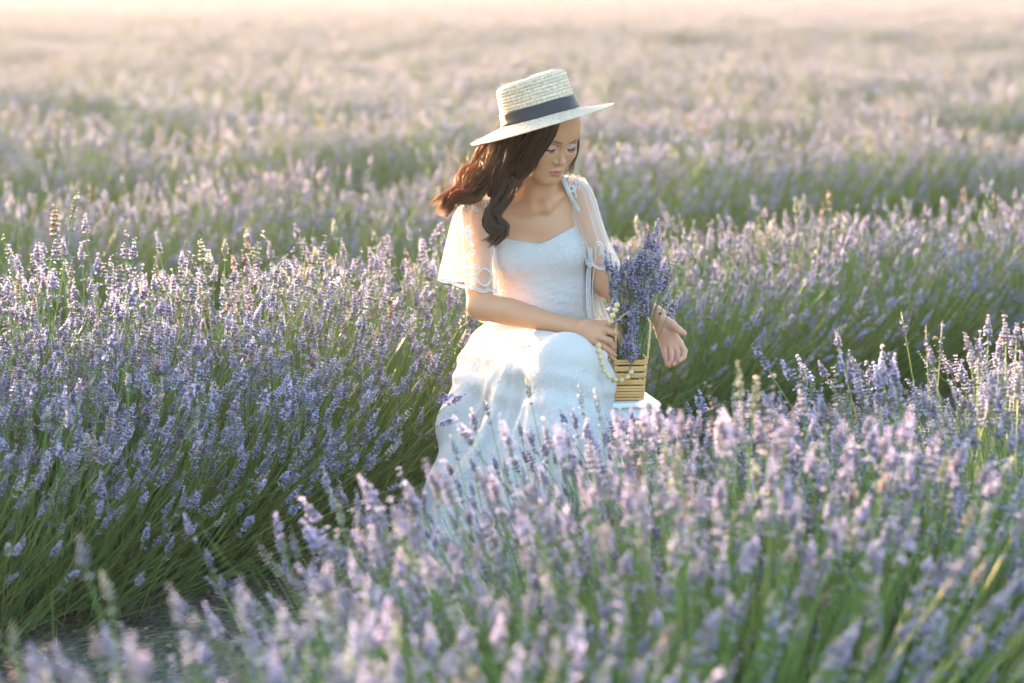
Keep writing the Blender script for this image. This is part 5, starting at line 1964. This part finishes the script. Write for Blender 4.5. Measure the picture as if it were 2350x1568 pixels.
# the long strand of big beads
chain = [(1415.8, 700, 5.80), (1412.3, 711.5, 5.80), (1405.8, 724, 5.80), (1401.5, 737, 5.82), (1397, 752, 5.92), (1388, 768, 5.925), (1377, 784, 5.88), (1373, 794, 5.79),
         (1373.6, 806, 5.752), (1377, 820.5, 5.745), (1381.5, 836, 5.745), (1386.5, 851.5, 5.75), (1396.8, 864, 5.752), (1411.3, 871.4, 5.800), (1426.3, 871.8, 5.838), (1439.6, 865.5, 5.84), (1448.6, 854.5, 5.842)]
g = Geo(); _cp = np.array([at(*c) for c in chain])
g.tube(spline(_cp, 80), .0008, 4, (.8, .75, .6))
for a, b in zip(_cp[:-1], _cp[1:]): g.ball((a + b) / 2, .0028, 7, 6, (1, 1, .95))
g.ball(at(1451, 846, 5.845), .0028, 7, 6)
o = g.build('strap', M_BEAD, bag, True); o['kind'] = 'stuff'; o.location = tuple(-np.array(BAG_O))
g = Geo(); g.ball((0, 0, 0), (.0072, .0072, .0068), 16, 11); _bm = g.mesh('bead', M_BEAD, True)
for c in _cp:
    o = obj('bead', _bm, bag, tuple(c - BAG_O)); o.rotation_euler = (rng.uniform(-.5, .5), rng.uniform(-.5, .5), 0)

# ---------------------------------------------------------------- the bouquet in the bag
M_BOUQ = leafy('bouquet_flower', (0.80, 0.77, 0.74), 0.36, 0.7, 0.2, 60, 0.0)
M_BOUQ_STEM = leafy('bouquet_stem', (0.85, 0.95, 0.85), 0.3, 0.5, 0.2, 20, 0.0)
BQ_MESH = []
_r = random.Random(77)
for _k in range(8):
    V, T, C = make_spike(_r, _r.uniform(.052, .078), _r.uniform(.0092, .0108), _r.randint(7, 9), 8, .55, True)
    BQ_MESH.append((np_mesh('flower_spike', V, T, C, False, [M_BOUQ]), V[:, 2].max()))
BQ_O = BAG_O + np.array([0, BAG_D / 2, .004])
bouquet = empty('lavender_bouquet', BQ_O)
tag(bouquet, 'upright bunch of cut violet lavender standing in the bamboo bag', 'bouquet')


def bq_stem(px, py, Y, rng, k, sc=1.0):
    tip = at(px, py, Y)
    f = (px - 1455) / 90.0
    base = BAG_O + BM[:, 0] * max(-.030, min(.030, f * .030 + rng.gauss(0, .006))) + BM[:, 1] * rng.uniform(.012, BAG_D - .012) + np.array([0, 0, .012])
    me, L = BQ_MESH[k % len(BQ_MESH)]
    L *= sc
    mid = base * .42 + tip * .58 + np.array([-f * .012, 0, .02]) + np.array([rng.gauss(0, .003), rng.gauss(0, .003), 0])
    pts = bez(base, mid, tip, 14)
    d = np.r_[0, np.cumsum(np.linalg.norm(np.diff(pts, axis=0), axis=1))]
    end = np.array([np.interp(d[-1] - L, d, pts[:, i]) for i in range(3)])
    g = Geo()
    g.tube(pts - BQ_O, np.linspace(.0015, .0009, 14), 4, C_STEM2 * rng.uniform(.65, 1.0))
    s = g.build('stem', M_BOUQ_STEM, bouquet, True)
    o = obj('flower_spike', me, s)
    dd = tip - end; dd /= np.linalg.norm(dd)
    M = Matrix((frame_from(dd) * sc).tolist()).to_4x4() @ Matrix.Rotation(rng.uniform(0, 6.28), 4, 'Z')
    M.translation = Vector(end - BQ_O)
    o.matrix_local = M


rng = random.Random(21)
fixed = [(1511, 499, 5.92), (1492, 519, 5.90), (1506, 522, 5.88), (1482, 546, 5.89), (1498, 548, 5.93), (1514, 540, 5.94), (1388, 574, 5.86), (1399, 580, 5.88), (1437, 574, 5.87), (1424, 590, 5.90), (1533, 586, 5.91),
         (1548, 592, 5.93), (1544, 655, 5.90), (1557, 677, 5.90), (1540, 622, 5.92), (1471, 566, 5.90), (1460, 582, 5.87)]
for i, (a, b, c) in enumerate(fixed): bq_stem(a, b, c, rng, i)
prof = np.array([[560, 1470, 1518], [585, 1425, 1520], [610, 1392, 1524], [640, 1396, 1528], [670, 1402, 1516], [700, 1414, 1494], [730, 1424, 1482], [760, 1428, 1478], [812, 1428, 1474]], float)
for i in range(100):
    py = rng.choice([rng.uniform(560, 640), rng.uniform(590, 700), rng.uniform(640, 780), rng.uniform(700, 812)])
    x0, x1 = np.interp(py, prof[:, 0], prof[:, 1]), np.interp(py, prof[:, 0], prof[:, 2])
    px = rng.uniform(x0, x1)
    bq_stem(px, py, 5.822 + rng.uniform(.0, .11) + .02 * (py < 620), rng, i, rng.uniform(.85, 1.05))
for i in range(26): bq_stem(rng.uniform(1424, 1474), rng.uniform(826, 862), 5.88 + rng.uniform(0, .05), rng, i, .8)
# cut stem ends that stick out below the bag
g = Geo()
for i in range(46):
    x = rng.uniform(-hw * .8, hw * .75)
    a = bl(x, -.006 - rng.uniform(0, .004), rng.uniform(.004, .012))
    L = rng.uniform(.012, .04) if i > 12 else rng.uniform(.05, .12)
    b = a + np.array([rng.uniform(-.014, .016), -rng.uniform(.010, .022), -L])
    g.tube(bez(a, (a + b) / 2 + [0, -.012, 0], b, 5) - BQ_O, .0009, 3, C_STEM2 * rng.uniform(.6, 1.1))
o = g.build('stem_ends', M_BOUQ_STEM, bouquet); o['kind'] = 'stuff'
# ---------------------------------------------------------------- single stems that stand clear of the bushes
FRONT = [  # tip x, y, distance, root x; in front of the skirt, leaning towards upper left
    (1206, 868, 5.35, 1345, 'tall thin lavender stem with spaced pink buds, highest one in front of the skirt'),
    (1108, 903, 5.30, 1260, 'thin pinkish lavender stem in front of the skirt below the near elbow'),
    (1080, 935, 5.15, 1215, 'full pinkish lavender stem standing in front of the left side of the skirt'),
    (1034, 994, 5.20, 1170, 'greyish lavender stem crossing the outer left edge of the skirt'),
    (1190, 961, 5.45, 1275, 'dark blue lavender stem, left one of a close pair in front of the skirt'),
    (1217, 980, 5.45, 1290, 'dark blue lavender stem, right one of a close pair in front of the skirt'),
    (1329, 877, 5.20, 1420, 'lavender stem with pink and blue buds below the fingers of the near hand'),
    (1366, 892, 5.10, 1470, 'dark tipped lavender stem between the knee and the bamboo bag'),
    (1313, 935, 5.05, 1440, 'sunlit peach lavender stem below the middle of the knee'),
    (1290, 977, 5.15, 1340, 'pale lavender stem standing upright below the knee'),
    (1152, 1040, 5.05, 1290, 'dusky lavender stem low in front of the middle of the skirt'),
    (1245, 1005, 5.00, 1360, 'blurred pinkish lavender stem low in front of the knee fold'),
    (1078, 1036, 5.00, 1190, 'grey green lavender stem low in front of the left of the skirt'),
    (1041, 1138, 4.90, 1150, 'short dark lavender stem at the lower left of the skirt'),
    (1425, 935, 5.00, 1500, 'blurred peach lavender stem in front of the stool, just below the bag'),
    (1460, 965, 4.95, 1540, 'blurred rosy lavender stem in front of the stool leg'),
    (1487, 905, 4.90, 1545, 'pale lavender stem crossing the right side of the bamboo bag'),
    (1501, 952, 4.80, 1560, 'pale violet lavender stem before the stool corner'),
    (1520, 985, 4.90, 1590, 'peach lavender stem just right of the stool leg'),
    (1443, 1010, 4.70, 1500, 'low mauve lavender stem before the stool legs'),
    (1535, 930, 4.70, 1600, 'lavender stem rising just right of the stool corner'),
    (1475, 1015, 4.60, 1510, 'low pinkish lavender stem before the space under the stool'),
    (1400, 985, 4.90, 1470, 'rosy lavender stem at the right edge of the skirt'),
    (1345, 960, 4.90, 1430, 'sunlit lavender stem before the right half of the skirt'),
]
for i, (x, y, Y, bx_, lab) in enumerate(FRONT):
    sprig(x, y, Y, bx_, None, Y - .55, seed=i, sparse=(i % 3 != 2), label=lab, group='single lavender stems before the skirt', scale=1.0 + .1 * (i % 2))
SIDE = [   # leaning in from the left across the skirt
    (1069, 904, 5.84, 860, 'dark violet lavender stem leaning right across the skirt, highest of three'),
    (1041, 905, 5.95, 850, 'violet lavender stem leaning right beside the edge of the skirt, middle of three'),
    (1046, 961, 5.80, 830, 'dark violet lavender stem leaning right across the skirt, lowest of three'),
]
for i, (x, y, Y, bx_, lab) in enumerate(SIDE):
    sprig(x, y, Y, bx_, None, Y + .35, seed=40 + i, sparse=False, label=lab, group='lavender stems leaning across the skirt', bend=(-.02, 0, .12))
TALL = [
    (2068, 715, 5.5, 2190, 'tallest slim lavender stem leaning left above the right hand bushes'),
    (2125, 747, 5.4, 2170, 'slim lavender stem standing just left of the bee'),
    (2163, 736, 5.4, 2150, 'upright lavender stem on which the bee is feeding'),
    (2268, 721, 5.5, 2290, 'tall sunlit lavender stem near the right edge of the field'),
    (2249, 757, 5.4, 2300, 'peach tipped lavender stem beside the tall one near the right edge'),
    (2298, 760, 5.5, 2290, 'narrow lavender stem closest to the right edge of the field'),
    (2024, 789, 5.3, 2080, 'slim lavender stem left of the tallest leaning one'),
    (2053, 808, 5.2, 2080, 'sunlit lavender stem below the tallest leaning one'),
    (1926, 799, 5.1, 1965, 'orange tipped lavender stem rising from the middle of the right hand bushes'),
    (1949, 809, 5.1, 1990, 'second orange tipped lavender stem just right of its taller neighbour'),
    (931, 590, 6.9, 1000, 'single tall lavender stem left of the near sleeve'),
    (568, 588, 6.6, 560, 'tall sunlit lavender stem at the crest of the left hand bushes'),
    (168, 640, 6.2, 190, 'thick sunlit lavender stem at the crest near the left edge'),
    (112, 622, 6.3, 130, 'tall sunlit lavender stem rising closest to the left edge'),
    (395, 615, 6.5, 420, 'sunlit lavender stem rising at the crest left of centre'),
]
for i, (x, y, Y, bx_, lab) in enumerate(TALL):
    sprig(x, y, Y, bx_, None, Y - .05, seed=80 + i, sparse=(i in (0, 1, 2)), label=lab, group='tall lavender stems above the crests', base_z=.2, bend=(0, 0, .03))

# ---------------------------------------------------------------- the bee
BEE = at(2148, 776, 5.38)
bee = empty('bee', BEE)
tag(bee, 'honey bee hovering at a tall lavender stem on the right', 'bee')
M_BEE = principled('bee_body', (1, 1, 1), 0.6, 0.3, tint=True)
g = Geo()
ax = np.array([.86, .1, .30]); ax /= np.linalg.norm(ax); BR = frame_from(ax)
n_ = 13
P_ = np.array([ax * t for t in np.linspace(-.0075, .0065, n_)])
rr = np.array([.0004, .0016, .0024, .0028, .0029, .0027, .0015, .0026, .0029, .0026, .0012, .0020, .0010])
cols = np.array([[.06, .04, .02] if k % 2 else [.55, .30, .07] for k in range(6)] + [[.08, .05, .03]] + [[.50, .32, .12]] * 3 + [[.05, .04, .03]] * 3)
g.tube(P_, rr, 8, np.vstack([np.repeat(cols, 8, 0), cols[:1], cols[-1:]]))
g.build('body', M_BEE, bee, True)
m, n, l, out = mat_new('bee_wing')
d = n.new('ShaderNodeBsdfPrincipled'); d.inputs['Base Color'].default_value = (.8, .78, .7, 1); d.inputs['Alpha'].default_value = .45; d.inputs['Roughness'].default_value = .2
l.new(d.outputs[0], out.inputs[0])
for s_ in (-1, 1):
    g = Geo()
    t = np.linspace(0, 2 * np.pi, 13)[:-1]
    q = np.stack([-.0045 + .0048 * np.cos(t), s_ * .0008 + 0 * t, .0016 * np.sin(t)], 1)
    a_ = R(50 * s_)
    W = np.array([ax * .002 + np.array([0, 0, .0025]) + (-ax * (x + .0093) * 1.0) + np.array([0, s_ * .0035, .0035]) * (x + .0093) / .0093 * -1 * -1 + np.array([0, 0, 1]) * z for x, _, z in q])
    g.add(W, [[0, k, k + 1] for k in range(1, 11)])
    g.build('wing', m, bee)
g = Geo()
for s_ in (-1, 1):
    for k in range(3):
        a_ = ax * (.001 + .0015 * k); g.tube([a_, a_ + np.array([.0005, s_ * .003, -.002]), a_ + np.array([.001 * (k - 1), s_ * .0035, -.0055])], .0003, 3, (.10, .06, .03))
_o = g.build('legs', M_BEE, bee); _o['kind'] = 'stuff'
